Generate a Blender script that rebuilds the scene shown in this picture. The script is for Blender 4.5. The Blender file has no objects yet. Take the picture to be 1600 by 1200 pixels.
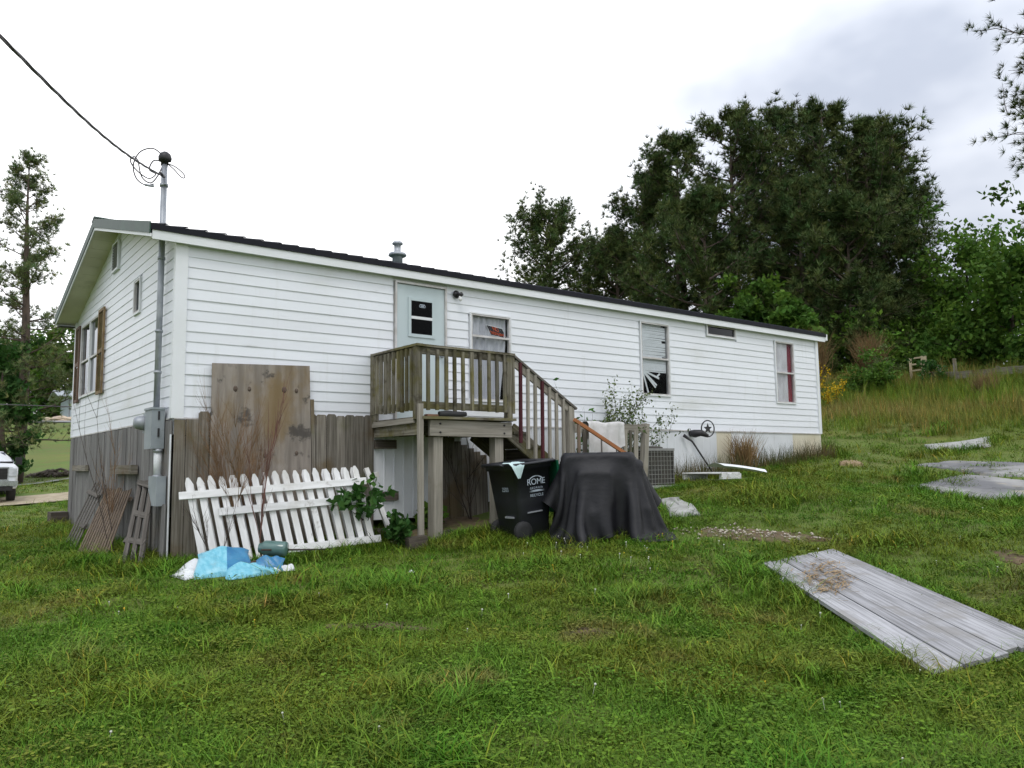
import bpy, math, random
import numpy as np
from mathutils import Vector, Matrix

random.seed(11)
RNG = np.random.default_rng(11)
PI = math.pi
scene = bpy.context.scene
COL = scene.collection

# ------------------------------------------------------------------ camera
cam_d = bpy.data.cameras.new('camera')
cam = bpy.data.objects.new('camera', cam_d)
COL.objects.link(cam)
scene.camera = cam
CAMP = np.array([-2.4788, -9.634, -0.5842])
YAW, PITCH, ROLL = 0.9118, 0.1009, -0.0122
_f = np.array([math.cos(PITCH)*math.cos(YAW), math.cos(PITCH)*math.sin(YAW), math.sin(PITCH)])
_r = np.array([math.sin(YAW), -math.cos(YAW), 0.0])
_u = np.cross(_r, _f)
_r2 = math.cos(ROLL)*_r + math.sin(ROLL)*_u
_u2 = -math.sin(ROLL)*_r + math.cos(ROLL)*_u
cam.matrix_world = Matrix(((_r2[0], _u2[0], -_f[0], CAMP[0]), (_r2[1], _u2[1], -_f[1], CAMP[1]),
                           (_r2[2], _u2[2], -_f[2], CAMP[2]), (0, 0, 0, 1)))
cam_d.sensor_width = 36
cam_d.lens = 27.673
cam_d.clip_start = 0.05
cam_d.clip_end = 2000

# ------------------------------------------------------------------ sky and sun
SUN_EL, SUN_AZ = math.radians(56), math.radians(232)      # azimuth measured from +X, counter-clockwise
world = bpy.data.worlds.new('World')
scene.world = world
world.use_nodes = True
wn = world.node_tree
for n in list(wn.nodes):
    wn.nodes.remove(n)
w_out = wn.nodes.new('ShaderNodeOutputWorld')
bg = wn.nodes.new('ShaderNodeBackground')
bg.inputs['Strength'].default_value = 0.1
sky = wn.nodes.new('ShaderNodeTexSky')
sky.sky_type = 'NISHITA'
sky.sun_disc = False
sky.sun_elevation = SUN_EL
sky.sun_rotation = math.radians(90) - SUN_AZ
tc = wn.nodes.new('ShaderNodeTexCoord')
mp = wn.nodes.new('ShaderNodeMapping')
mp.inputs['Scale'].default_value = (1.0, 1.0, 1.9)
mp.inputs['Location'].default_value = (0.0, 0.0, 0.0)
cl = wn.nodes.new('ShaderNodeTexNoise')
cl.inputs['Scale'].default_value = 0.9
cl.inputs['Detail'].default_value = 6
cl.inputs['Roughness'].default_value = 0.5
cr = wn.nodes.new('ShaderNodeValToRGB')
cr.color_ramp.elements[0].position = 0.40
cr.color_ramp.elements[0].color = (5.7, 6.2, 7.3, 1)
cr.color_ramp.elements[1].position = 0.60
cr.color_ramp.elements[1].color = (17.2, 17.3, 17.5, 1)
mx = wn.nodes.new('ShaderNodeMix')
mx.data_type = 'RGBA'
mx.inputs['Factor'].default_value = 0.93
L = wn.links.new
L(tc.outputs['Generated'], mp.inputs['Vector'])
L(mp.outputs['Vector'], cl.inputs['Vector'])
L(cl.outputs['Fac'], cr.inputs['Fac'])
# an overcast sky is brighter overhead than at the horizon (CIE overcast)
sep = wn.nodes.new('ShaderNodeSeparateXYZ')
L(tc.outputs['Generated'], sep.inputs['Vector'])
cie = wn.nodes.new('ShaderNodeMapRange')
cie.inputs['From Min'].default_value = 0.0
cie.inputs['From Max'].default_value = 1.0
cie.inputs['To Min'].default_value = 0.80
cie.inputs['To Max'].default_value = 1.75
L(sep.outputs['Z'], cie.inputs['Value'])
cm = wn.nodes.new('ShaderNodeVectorMath'); cm.operation = 'SCALE'
L(sky.outputs['Color'], mx.inputs['A'])
L(cr.outputs['Color'], cm.inputs[0])
L(cie.outputs['Result'], cm.inputs['Scale'])
L(cm.outputs['Vector'], mx.inputs['B'])
L(mx.outputs['Result'], bg.inputs['Color'])
L(bg.outputs['Background'], w_out.inputs['Surface'])

sun_d = bpy.data.lights.new('sun', 'SUN')
sun_d.energy = 1.3
sun_d.angle = math.radians(24)
sun_d.color = (1.0, 0.97, 0.92)
sun = bpy.data.objects.new('sun', sun_d)
COL.objects.link(sun)
_sd = Vector((math.cos(SUN_EL)*math.cos(SUN_AZ), math.cos(SUN_EL)*math.sin(SUN_AZ), math.sin(SUN_EL)))
sun.rotation_euler = _sd.to_track_quat('Z', 'Y').to_euler()
sun.location = (0, 0, 40)

scene.render.engine = 'CYCLES'
scene.cycles.use_adaptive_sampling = True
scene.cycles.adaptive_threshold = 0.025
scene.cycles.max_bounces = 5
scene.cycles.diffuse_bounces = 3
scene.cycles.glossy_bounces = 2
scene.cycles.transparent_max_bounces = 8
scene.cycles.transmission_bounces = 2
scene.view_settings.view_transform = 'Standard'
scene.view_settings.look = 'None'
scene.view_settings.exposure = 0.0
scene.view_settings.gamma = 1.0

# ------------------------------------------------------------------ helpers
ORG = {}


class MB:
    """collects faces; build() links them as one mesh object"""
    def __init__(s):
        s.v = []; s.f = []; s.uv = []; s.sm = []

    def add(s, verts, faces, uvs=None, smooth=False):
        o = len(s.v)
        s.v += [tuple(map(float, q)) for q in verts]
        for k, fc in enumerate(faces):
            s.f.append([o+i for i in fc])
            s.uv += list(uvs[k]) if uvs else [(0.0, 0.0)]*len(fc)
            s.sm.append(smooth)
        return s

    def hexa(s, A, B):
        """A, B: two matching 4-corner ends; uv runs from A to B"""
        A = [Vector(a) for a in A]; B = [Vector(b) for b in B]
        ln = ((A[0]-B[0]).length+(A[2]-B[2]).length)/2
        uo, vo = random.random()*20, random.random()*20
        fs, us = [], []
        v0 = vo
        for i in range(4):
            j = (i+1) % 4
            w = (A[i]-A[j]).length
            fs.append((i, j, 4+j, 4+i))
            us.append([(uo, v0), (uo, v0+w), (uo+ln, v0+w), (uo+ln, v0)])
            v0 += w
        w1, w2 = (A[0]-A[1]).length, (A[1]-A[2]).length
        fs.append((3, 2, 1, 0)); us.append([(uo, vo), (uo+.02, vo), (uo+.02, vo+w1), (uo, vo+w1)])
        fs.append((4, 5, 6, 7)); us.append([(uo, vo), (uo+.02, vo), (uo+.02, vo+w1), (uo, vo+w1)])
        return s.add(A+B, fs, us)

    def board(s, p0, p1, w, t, up=(0, 0, 1), w1=None, t1=None):
        """box from p0 to p1, w across, t along up"""
        p0, p1, up = Vector(p0), Vector(p1), Vector(up)
        d = (p1-p0).normalized()
        sd = d.cross(up)
        if sd.length < 1e-4:
            sd = d.cross(Vector((1, 0, 0)))
        sd.normalize()
        u = sd.cross(d).normalized()
        w1 = w if w1 is None else w1
        t1 = t if t1 is None else t1
        q = lambda p, a, b: [p-sd*a/2-u*b/2, p+sd*a/2-u*b/2, p+sd*a/2+u*b/2, p-sd*a/2+u*b/2]
        return s.hexa(q(p0, w, t), q(p1, w1, t1))

    def box(s, lo, hi):
        lo = [min(a, b) for a, b in zip(lo, hi)] if False else list(lo)
        hi = list(hi)
        for i in range(3):
            if lo[i] > hi[i]:
                lo[i], hi[i] = hi[i], lo[i]
        d = [hi[i]-lo[i] for i in range(3)]
        k = d.index(max(d))
        c = [(lo[i]+hi[i])/2 for i in range(3)]
        a, b = list(c), list(c)
        a[k], b[k] = lo[k], hi[k]
        if k == 2:
            return s.board(a, b, d[0], d[1], (0, 1, 0))
        return s.board(a, b, d[1-k], d[2], (0, 0, 1))

    def tube(s, pts, r, n=8, cap=True, smooth=True):
        pts = [Vector(q) for q in pts]
        if not hasattr(r, '__len__'):
            r = [r]*len(pts)
        vs, fs, us = [], [], []
        ln = 0
        prev = None
        lens = []
        for i, q in enumerate(pts):
            t = (pts[min(i+1, len(pts)-1)]-pts[max(i-1, 0)])
            if t.length < 1e-9:
                t = Vector((0, 0, 1))
            t.normalize()
            if prev is None:
                a = t.orthogonal().normalized()
            else:
                a = prev-t*prev.dot(t)
                a = a.normalized() if a.length > 1e-6 else t.orthogonal().normalized()
            prev = a
            b = t.cross(a)
            if i:
                ln += (pts[i]-pts[i-1]).length
            lens.append(ln)
            for k in range(n):
                an = 2*PI*k/n
                vs.append(q+(a*math.cos(an)+b*math.sin(an))*r[i])
        for i in range(len(pts)-1):
            for k in range(n):
                k2 = (k+1) % n
                fs.append((i*n+k, i*n+k2, (i+1)*n+k2, (i+1)*n+k))
                us.append([(lens[i], k/n), (lens[i], (k+1)/n), (lens[i+1], (k+1)/n), (lens[i+1], k/n)])
        s.add(vs, fs, us, smooth)
        if cap:
            m = len(s.v)-len(vs)
            s.f.append([m+k for k in range(n)][::-1]); s.uv += [(0, 0)]*n; s.sm.append(False)
            m2 = m+(len(pts)-1)*n
            s.f.append([m2+k for k in range(n)]); s.uv += [(0, 0)]*n; s.sm.append(False)
        return s

    def lathe(s, prof, M=None, n=20, smooth=True):
        """prof: (radius, height) pairs turned about local z, placed by matrix M"""
        M = M or Matrix()
        vs, fs = [], []
        for r, z in prof:
            for k in range(n):
                a = 2*PI*k/n
                vs.append(M @ Vector((r*math.cos(a), r*math.sin(a), z)))
        for i in range(len(prof)-1):
            for k in range(n):
                k2 = (k+1) % n
                fs.append((i*n+k, i*n+k2, (i+1)*n+k2, (i+1)*n+k))
        fs.append(tuple(range(n))[::-1])
        m = (len(prof)-1)*n
        fs.append(tuple(m+k for k in range(n)))
        return s.add(vs, fs, None, smooth)

    def sheet(s, grid, smooth=True, closed=False):
        """grid: rows of points"""
        nr, nc = len(grid), len(grid[0])
        vs = [q for row in grid for q in row]
        fs, us = [], []
        for i in range(nr-1):
            for j in range(nc if closed else nc-1):
                j2 = (j+1) % nc
                fs.append((i*nc+j, i*nc+j2, (i+1)*nc+j2, (i+1)*nc+j))
                us.append([(i/(nr-1), j/(nc-1)), (i/(nr-1), (j+1)/(nc-1)), ((i+1)/(nr-1), (j+1)/(nc-1)), ((i+1)/(nr-1), j/(nc-1))])
        return s.add(vs, fs, us, smooth)

    def prism(s, poly, fn, d0, d1):
        """extrude a 2D polygon; fn(a, b, d) maps to 3D"""
        n = len(poly)
        vs = [fn(a, b, d0) for a, b in poly]+[fn(a, b, d1) for a, b in poly]
        fs = [tuple(range(n))[::-1], tuple(range(n, 2*n))]
        us = [[(b, a) for a, b in poly][::-1], [(b, a) for a, b in poly]]
        uo, vo = random.random()*20, random.random()*20
        us = [[(x+uo, y+vo) for x, y in u] for u in us]
        for i in range(n):
            j = (i+1) % n
            fs.append((i, j, n+j, n+i))
            us.append([(uo, vo), (uo+.1, vo), (uo+.1, vo+.02), (uo, vo+.02)])
        return s.add(vs, fs, us)

    def xform(s, M, start=0):
        s.v[start:] = [tuple(M @ Vector(q)) for q in s.v[start:]]
        return s

    def build(s, name, mat, parent=None, base=None, local=False):
        me = bpy.data.meshes.new(name)
        o = bpy.data.objects.new(name, me)
        if local:
            off = Vector((0, 0, 0))
        elif parent is not None:
            off = ORG[parent.name]
        elif base is not None:
            off = Vector(base)
        else:
            a = np.array(s.v)
            off = Vector(((a[:, 0].min()+a[:, 0].max())/2, (a[:, 1].min()+a[:, 1].max())/2, a[:, 2].min()))
        vs = [(x-off[0], y-off[1], z-off[2]) for x, y, z in s.v]
        me.from_pydata(vs, [], s.f)
        uvl = me.uv_layers.new(name='UVMap')
        uvl.data.foreach_set('uv', [c for q in s.uv for c in q])
        me.polygons.foreach_set('use_smooth', s.sm)
        me.materials.append(mat)
        me.update()
        COL.objects.link(o)
        if parent is not None:
            o.parent = parent
            ORG[o.name] = ORG[parent.name]
        else:
            o.location = (0, 0, 0) if local else off
            ORG[o.name] = Vector((0, 0, 0)) if local else off
        return o


def tag(o, label=None, cat=None, group=None, kind=None):
    for k, v in (('label', label), ('category', cat), ('group', group), ('kind', kind)):
        if v:
            o[k] = v
    return o


def thing(name, label, cat, loc, group=None, local=False):
    o = bpy.data.objects.new(name, None)
    COL.objects.link(o)
    o.location = loc
    o.empty_display_size = 0.1
    ORG[o.name] = Vector((0, 0, 0)) if local else Vector(loc)
    return tag(o, label, cat, group)


def mesh_from_arrays(name, V, F, mat, parent=None, base=(0, 0, 0), col=None, smooth=False):
    """V (n,3) F (m,k) numpy, col (n,3)"""
    off = np.array(ORG[parent.name]) if parent is not None else np.array(base, float)
    me = bpy.data.meshes.new(name)
    V = np.asarray(V, np.float32)-off.astype(np.float32)
    F = np.asarray(F, np.int32)
    k = F.shape[1]
    me.vertices.add(len(V)); me.vertices.foreach_set('co', V.ravel())
    me.loops.add(F.size); me.loops.foreach_set('vertex_index', F.ravel())
    me.polygons.add(len(F))
    me.polygons.foreach_set('loop_start', np.arange(0, F.size, k, dtype=np.int32))
    me.polygons.foreach_set('use_smooth', np.full(len(F), smooth))
    if col is not None:
        at = me.color_attributes.new('Col', 'FLOAT_COLOR', 'POINT')
        c4 = np.ones((len(V), 4), np.float32); c4[:, :3] = col
        at.data.foreach_set('color', c4.ravel())
    me.materials.append(mat)
    me.update(calc_edges=True)
    me.validate()
    o = bpy.data.objects.new(name, me)
    COL.objects.link(o)
    if parent is not None:
        o.parent = parent
        ORG[o.name] = ORG[parent.name]
    else:
        o.location = base
        ORG[o.name] = Vector(base)
    return o


def text_mb(body, size, M, depth=0.0, spacing=1.0):
    cu = bpy.data.curves.new('t', 'FONT')
    cu.body = body; cu.size = size; cu.align_x = 'CENTER'; cu.align_y = 'CENTER'
    cu.space_character = spacing
    o = bpy.data.objects.new('t', cu)
    me = o.to_mesh()
    vs = [M @ v.co for v in me.vertices]
    fs = [tuple(q.vertices) for q in me.polygons]
    o.to_mesh_clear()
    bpy.data.objects.remove(o)
    return vs, fs


# ------------------------------------------------------------------ materials
def node(nt, kind, **kw):
    n = nt.nodes.new(kind)
    for k, v in kw.items():
        if k in n.inputs:
            n.inputs[k].default_value = v
        else:
            setattr(n, k, v)
    return n


def mixc(nt, fac, a, b):
    m = nt.nodes.new('ShaderNodeMix'); m.data_type = 'RGBA'
    for key, val in (('Factor', fac), ('A', a), ('B', b)):
        if hasattr(val, 'is_linked') or isinstance(val, bpy.types.NodeSocket):
            nt.links.new(val, m.inputs[key])
        else:
            m.inputs[key].default_value = val if key == 'Factor' else (*val, 1)
    return m.outputs['Result']


def ramp(nt, src, lo, hi):
    r = nt.nodes.new('ShaderNodeMapRange')
    r.interpolation_type = 'SMOOTHSTEP'
    r.inputs['From Min'].default_value = lo
    r.inputs['From Max'].default_value = hi
    nt.links.new(src, r.inputs['Value'])
    return r.outputs['Result']


def coords(nt, kind, scale):
    if kind == 'pos':
        src = nt.nodes.new('ShaderNodeNewGeometry').outputs['Position']
    else:
        t = nt.nodes.new('ShaderNodeTexCoord')
        src = t.outputs['UV' if kind == 'uv' else 'Object']
    m = nt.nodes.new('ShaderNodeMapping')
    m.inputs['Scale'].default_value = scale
    nt.links.new(src, m.inputs['Vector'])
    return m.outputs['Vector']


def noise(nt, vec, scale=1.0, detail=5, rough=0.55):
    n = node(nt, 'ShaderNodeTexNoise', Scale=scale, Detail=detail, Roughness=rough)
    nt.links.new(vec, n.inputs['Vector'])
    return n.outputs['Fac']


def mat(name, c1, c2=None, rough=0.7, metal=0.0, spec=0.4, coord='pos', scale=(4, 4, 4), lohi=(0.35, 0.65),
        layers=(), bump=0.0, bscale=None, objvar=0.0):
    """c1..c2 blended by stretched noise; layers: (colour, coord, scale, lo, hi, strength) stains on top"""
    m = bpy.data.materials.new(name)
    m.use_nodes = True
    nt = m.node_tree
    b = nt.nodes['Principled BSDF']
    b.inputs['Roughness'].default_value = rough
    b.inputs['Metallic'].default_value = metal
    b.inputs['Specular IOR Level'].default_value = spec
    col = None
    if c2 is None:
        c2 = tuple(x*0.85 for x in c1)
    v = coords(nt, coord, scale)
    nz = noise(nt, v)
    col = mixc(nt, ramp(nt, nz, *lohi), c1, c2)
    for (lc, lk, ls, lo, hi, st) in layers:
        lv = coords(nt, lk, ls)
        f = ramp(nt, noise(nt, lv, detail=6, rough=0.6), lo, hi)
        mm = nt.nodes.new('ShaderNodeMath'); mm.operation = 'MULTIPLY'; mm.inputs[1].default_value = st
        nt.links.new(f, mm.inputs[0])
        col = mixc(nt, mm.outputs[0], col, lc)
    if objvar:
        oi = nt.nodes.new('ShaderNodeObjectInfo')
        mr = nt.nodes.new('ShaderNodeMapRange')
        mr.inputs['To Min'].default_value = 1-objvar
        mr.inputs['To Max'].default_value = 1+objvar
        nt.links.new(oi.outputs['Random'], mr.inputs['Value'])
        hs = nt.nodes.new('ShaderNodeHueSaturation')
        nt.links.new(mr.outputs['Result'], hs.inputs['Value'])
        nt.links.new(col, hs.inputs['Color'])
        col = hs.outputs['Color']
    nt.links.new(col, b.inputs['Base Color'])
    if bump:
        bv = coords(nt, coord, bscale) if bscale else v
        bn = nt.nodes.new('ShaderNodeBump')
        bn.inputs['Strength'].default_value = bump
        bn.inputs['Distance'].default_value = 0.01
        nt.links.new(noise(nt, bv, detail=6), bn.inputs['Height'])
        nt.links.new(bn.outputs['Normal'], b.inputs['Normal'])
    return m


def leafmat(name, c1, c2, trans=0.35, rough=0.6, macro=None, vary=0.25):
    """foliage: colour attribute Col times c1..c2 picked per instance/object position"""
    m = bpy.data.materials.new(name); m.use_nodes = True
    nt = m.node_tree
    b = nt.nodes['Principled BSDF']
    b.inputs['Roughness'].default_value = rough
    b.inputs['Specular IOR Level'].default_value = 0.12
    at = nt.nodes.new('ShaderNodeAttribute'); at.attribute_name = 'Col'
    v = coords(nt, 'pos', (1, 1, 1))
    col = mixc(nt, ramp(nt, noise(nt, v, scale=macro[0] if macro else 0.8, detail=3), 0.38, 0.62), c1, c2)
    if macro:
        for c3, sc, lo, hi, st in macro[1]:
            f = ramp(nt, noise(nt, v, scale=sc, detail=4), lo, hi)
            mm = nt.nodes.new('ShaderNodeMath'); mm.operation = 'MULTIPLY'; mm.inputs[1].default_value = st
            nt.links.new(f, mm.inputs[0])
            col = mixc(nt, mm.outputs[0], col, c3)
    mu = nt.nodes.new('ShaderNodeMix'); mu.data_type = 'RGBA'; mu.blend_type = 'MULTIPLY'
    mu.inputs['Factor'].default_value = 1
    nt.links.new(col, mu.inputs['A']); nt.links.new(at.outputs['Color'], mu.inputs['B'])
    col = mu.outputs['Result']
    oi = nt.nodes.new('ShaderNodeObjectInfo')
    mr = nt.nodes.new('ShaderNodeMapRange')
    mr.inputs['To Min'].default_value = 1-vary; mr.inputs['To Max'].default_value = 1+vary
    nt.links.new(oi.outputs['Random'], mr.inputs['Value'])
    hs = nt.nodes.new('ShaderNodeHueSaturation')
    nt.links.new(mr.outputs['Result'], hs.inputs['Value']); nt.links.new(col, hs.inputs['Color'])
    col = hs.outputs['Color']
    nt.links.new(col, b.inputs['Base Color'])
    tr = nt.nodes.new('ShaderNodeBsdfTranslucent')
    nt.links.new(col, tr.inputs['Color'])
    if trans <= 0:
        return m
    ms = nt.nodes.new('ShaderNodeMixShader'); ms.inputs['Fac'].default_value = trans
    nt.links.new(b.outputs[0], ms.inputs[1]); nt.links.new(tr.outputs[0], ms.inputs[2])
    nt.links.new(ms.outputs[0], nt.nodes['Material Output'].inputs['Surface'])
    return m


def glassmat(name, tint=(1, 1, 1), refl=0.12, rough=0.02, gl=0.9):
    m = bpy.data.materials.new(name); m.use_nodes = True
    nt = m.node_tree
    nt.nodes.remove(nt.nodes['Principled BSDF'])
    t = node(nt, 'ShaderNodeBsdfTransparent', Color=(*tint, 1))
    g = node(nt, 'ShaderNodeBsdfGlossy', Roughness=rough, Color=(gl, gl*1.03, gl*1.06, 1))
    fr = nt.nodes.new('ShaderNodeLayerWeight'); fr.inputs['Blend'].default_value = refl
    ms = nt.nodes.new('ShaderNodeMixShader')
    nt.links.new(fr.outputs['Fresnel'], ms.inputs[0])
    nt.links.new(t.outputs[0], ms.inputs[1]); nt.links.new(g.outputs[0], ms.inputs[2])
    nt.links.new(ms.outputs[0], nt.nodes['Material Output'].inputs['Surface'])
    return m


def wood(name, c1, c2, stain=None, moss=None, rough=0.85, objvar=0.15, bump=0.4):
    ly = [(tuple(x*0.45 for x in c1), 'uv', (0.9, 9, 1), 0.56, 0.74, 0.6), (tuple(x*0.3 for x in c1), 'uv', (5, 14, 1), 0.68, 0.76, 0.8)]
    if stain:
        ly.append((stain[0], 'pos', (stain[1],)*3, stain[2], stain[2]+0.15, stain[3]))
    if moss:
        ly.append((moss[0], 'pos', (moss[1],)*3, moss[2], moss[2]+0.18, moss[3]))
    return mat(name, c1, c2, rough=rough, spec=0.2, coord='uv', scale=(1.6, 42, 1), layers=ly, bump=bump, objvar=objvar)


M_siding = mat('vinyl_siding', (0.77, 0.795, 0.84), (0.74, 0.76, 0.80), rough=0.45, coord='pos', scale=(0.7, 0.7, 2.0),
               layers=[((0.44, 0.45, 0.36), 'pos', (0.35, 0.35, 1.2), 0.55, 0.80, 0.5),
                       ((0.52, 0.53, 0.50), 'pos', (7, 7, 0.8), 0.55, 0.78, 0.28), ((0.35, 0.35, 0.33), 'pos', (1.7, 1.7, 14), 0.64, 0.74, 0.35)], objvar=0.025)
M_trim = mat('white_trim', (0.77, 0.79, 0.82), (0.71, 0.73, 0.74), rough=0.5, scale=(1, 1, 1),
             layers=[((0.3, 0.3, 0.24), 'pos', (2, 2, 2), 0.66, 0.85, 0.5)])
M_soffit = mat('soffit_cream', (0.62, 0.60, 0.47), (0.50, 0.48, 0.36), rough=0.6, scale=(1, 1, 1),
               layers=[((0.2, 0.19, 0.1), 'pos', (2, 2, 2), 0.55, 0.8, 0.5)])
M_roof = mat('green_roof_metal', (0.026, 0.068, 0.046), (0.020, 0.050, 0.036), rough=0.5, metal=0.0, spec=0.25, scale=(2, 2, 2))
M_galv = mat('galvanised', (0.40, 0.42, 0.45), (0.30, 0.32, 0.35), rough=0.5, metal=0.4, scale=(6, 6, 6))
M_greypaint = mat('grey_box_paint', (0.30, 0.33, 0.35), (0.24, 0.27, 0.29), rough=0.55, scale=(3, 3, 3),
                  layers=[((0.12, 0.13, 0.12), 'pos', (3, 3, 9), 0.62, 0.8, 0.5)])
M_pvc = mat('pvc_white', (0.72, 0.74, 0.76), (0.62, 0.64, 0.64), rough=0.4)
M_door = mat('pale_blue_door', (0.52, 0.60, 0.62), (0.47, 0.55, 0.57), rough=0.5, scale=(2, 2, 0.7),
             layers=[((0.34, 0.36, 0.33), 'pos', (3, 3, 1), 0.62, 0.85, 0.5)])
M_alu = mat('window_aluminium', (0.60, 0.59, 0.59), (0.46, 0.44, 0.42), rough=0.5, metal=0.2, scale=(5, 5, 5))
M_eaveshade = mat('shaded_roof_metal', (0.010, 0.011, 0.016), (0.014, 0.014, 0.020), rough=0.6, spec=0.15)  # darkened copy of the green roof metal, eave shade put into its colour
M_glass = glassmat('pane_glass', (0.92, 0.93, 0.94), 0.06)
M_glassgable = glassmat('gable_pane_glass', (0.5, 0.53, 0.56), 0.02, gl=.42)
M_glassdark = glassmat('dark_pane_glass', (0.25, 0.27, 0.32), 0.12)
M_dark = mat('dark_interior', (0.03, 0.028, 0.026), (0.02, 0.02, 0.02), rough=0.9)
M_curtain = mat('curtain_cloth', (0.62, 0.62, 0.64), (0.50, 0.50, 0.53), rough=0.9, scale=(12, 12, 2))
M_red = mat('red_curtain', (0.30, 0.045, 0.06), (0.22, 0.03, 0.05), rough=0.9)
M_plastic_film = mat('milky_film', (0.70, 0.68, 0.69), (0.55, 0.52, 0.53), rough=0.35, scale=(5, 5, 2.5),
                     layers=[((0.86, 0.86, 0.88), 'pos', (14, 14, 3), 0.58, 0.75, 0.6)])
M_blind = mat('blind_white', (0.80, 0.82, 0.82), (0.74, 0.76, 0.76), rough=0.5)
M_shutter = mat('tan_shutter', (0.23, 0.16, 0.075), (0.15, 0.10, 0.05), rough=0.7, scale=(8, 8, 8))
M_shutter2 = mat('brown_shutter', (0.17, 0.10, 0.075), (0.12, 0.075, 0.055), rough=0.7, scale=(8, 8, 8))
M_vent = mat('vent_grey', (0.20, 0.20, 0.21), (0.14, 0.14, 0.15), rough=0.6)
M_lampblack = mat('lamp_black', (0.015, 0.013, 0.015), (0.02, 0.018, 0.02), rough=0.4)
M_greywood = wood('grey_fence_wood', (0.225, 0.205, 0.175), (0.125, 0.112, 0.092), stain=((0.115, 0.078, 0.034), 1.1, 0.48, 0.75),
                  moss=((0.11, 0.115, 0.05), 1.7, 0.52, 0.7), objvar=0.28)
M_greywood2 = wood('silver_skirt_wood', (0.235, 0.228, 0.222), (0.135, 0.130, 0.126), stain=((0.13, 0.11, 0.085), 0.9, 0.56, 0.6), objvar=0.22)
M_deckwood = wood('deck_wood', (0.205, 0.19, 0.15), (0.105, 0.094, 0.07), moss=((0.12, 0.108, 0.035), 3.0, 0.42, 0.75),
                  stain=((0.05, 0.042, 0.025), 5.0, 0.50, 0.8), objvar=0.36)
M_postwood = wood('post_wood', (0.33, 0.305, 0.26), (0.235, 0.215, 0.178), stain=((0.16, 0.14, 0.09), 2.0, 0.58, 0.5), objvar=0.1)
M_redwood = wood('maroon_paint_wood', (0.10, 0.028, 0.034), (0.065, 0.02, 0.025), objvar=0.1)
M_brownwood = wood('brown_slat_wood', (0.185, 0.14, 0.10), (0.10, 0.075, 0.055), stain=((0.07, 0.055, 0.045), 3, 0.5, 0.6))
M_slatgrey = wood('grey_slat_wood', (0.135, 0.122, 0.108), (0.08, 0.072, 0.063))
M_platform = wood('bleached_plank', (0.40, 0.40, 0.415), (0.235, 0.235, 0.24), stain=((0.25, 0.24, 0.225), 2.5, 0.50, 0.65), objvar=0.16)
M_whitewood = mat('white_painted_wood', (0.74, 0.74, 0.74), (0.63, 0.63, 0.62), rough=0.55, coord='uv', scale=(3, 20, 1),
                  layers=[((0.25, 0.23, 0.2), 'pos', (6, 6, 6), 0.60, 0.74, 0.65), ((0.42, 0.39, 0.33), 'pos', (2, 2, 1), 0.52, 0.74, 0.55)], objvar=0.06, bump=0.15)
M_copper = wood('orange_stick_wood', (0.40, 0.17, 0.075), (0.30, 0.12, 0.05), objvar=0.0)
M_black = mat('black_cart_plastic', (0.012, 0.013, 0.017), (0.017, 0.018, 0.023), rough=0.42, spec=0.5, coord='obj', scale=(3, 3, 3),
              layers=[((0.035, 0.04, 0.055), 'obj', (3, 3, 3), 0.6, 0.8, 0.6)])
M_green = mat('green_lid_plastic', (0.012, 0.13, 0.065), (0.01, 0.10, 0.05), rough=0.4, coord='obj')
M_decal = mat('pale_decal', (0.48, 0.55, 0.62), (0.42, 0.48, 0.56), rough=0.6)
M_tarp = mat('black_cover_cloth', (0.011, 0.011, 0.014), (0.008, 0.008, 0.010), rough=0.55, spec=0.35, coord='obj', scale=(4, 4, 4),
             layers=[((0.022, 0.022, 0.026), 'obj', (1.5, 1.5, 4), 0.52, 0.8, 0.6)], bump=0.5, bscale=(9, 9, 14))
M_cloth = mat('white_cloth', (0.62, 0.61, 0.61), (0.50, 0.49, 0.48), rough=0.95, scale=(6, 6, 6), bump=0.4,
              layers=[((0.28, 0.25, 0.24), 'pos', (3, 3, 3), 0.6, 0.8, 0.35)])
M_mint = mat('mint_rag', (0.52, 0.66, 0.66), (0.46, 0.60, 0.60), rough=0.8)
M_bagblue = mat('light_blue_film', (0.13, 0.42, 0.54), (0.22, 0.52, 0.63), rough=0.3, scale=(30, 4, 30), layers=[((0.16, 0.14, 0.11), 'pos', (5, 5, 5), 0.58, 0.75, 0.5)])
M_bagdark = mat('deep_blue_film', (0.03, 0.16, 0.33), (0.05, 0.21, 0.37), rough=0.3, scale=(7, 7, 7), layers=[((0.16, 0.14, 0.11), 'pos', (5, 5, 5), 0.58, 0.75, 0.5)])
M_bagwhite = mat('white_film', (0.70, 0.72, 0.73), (0.6, 0.62, 0.63), rough=0.4)
M_soil = mat('dark_potting_soil', (0.10, 0.07, 0.045), (0.05, 0.035, 0.025), rough=0.95, scale=(20, 20, 20))
M_jar = mat('sea_green_glass', (0.10, 0.19, 0.17), (0.08, 0.15, 0.14), rough=0.12, spec=0.6)
M_ply = mat('weathered_plywood', (0.30, 0.265, 0.23), (0.19, 0.165, 0.14), rough=0.9, coord='pos', scale=(9, 9, 1.0),
            layers=[((0.19, 0.125, 0.045), 'pos', (1.3, 1.3, 0.9), 0.48, 0.68, 0.75), ((0.05, 0.045, 0.042), 'pos', (4, 4, 4), 0.57, 0.66, 0.8),
                    ((0.38, 0.35, 0.31), 'pos', (5, 5, 1.1), 0.6, 0.75, 0.5)], bump=0.2)
M_knot = mat('knot_brown', (0.085, 0.06, 0.045), (0.13, 0.10, 0.08), rough=0.9, scale=(60, 60, 60))
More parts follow.
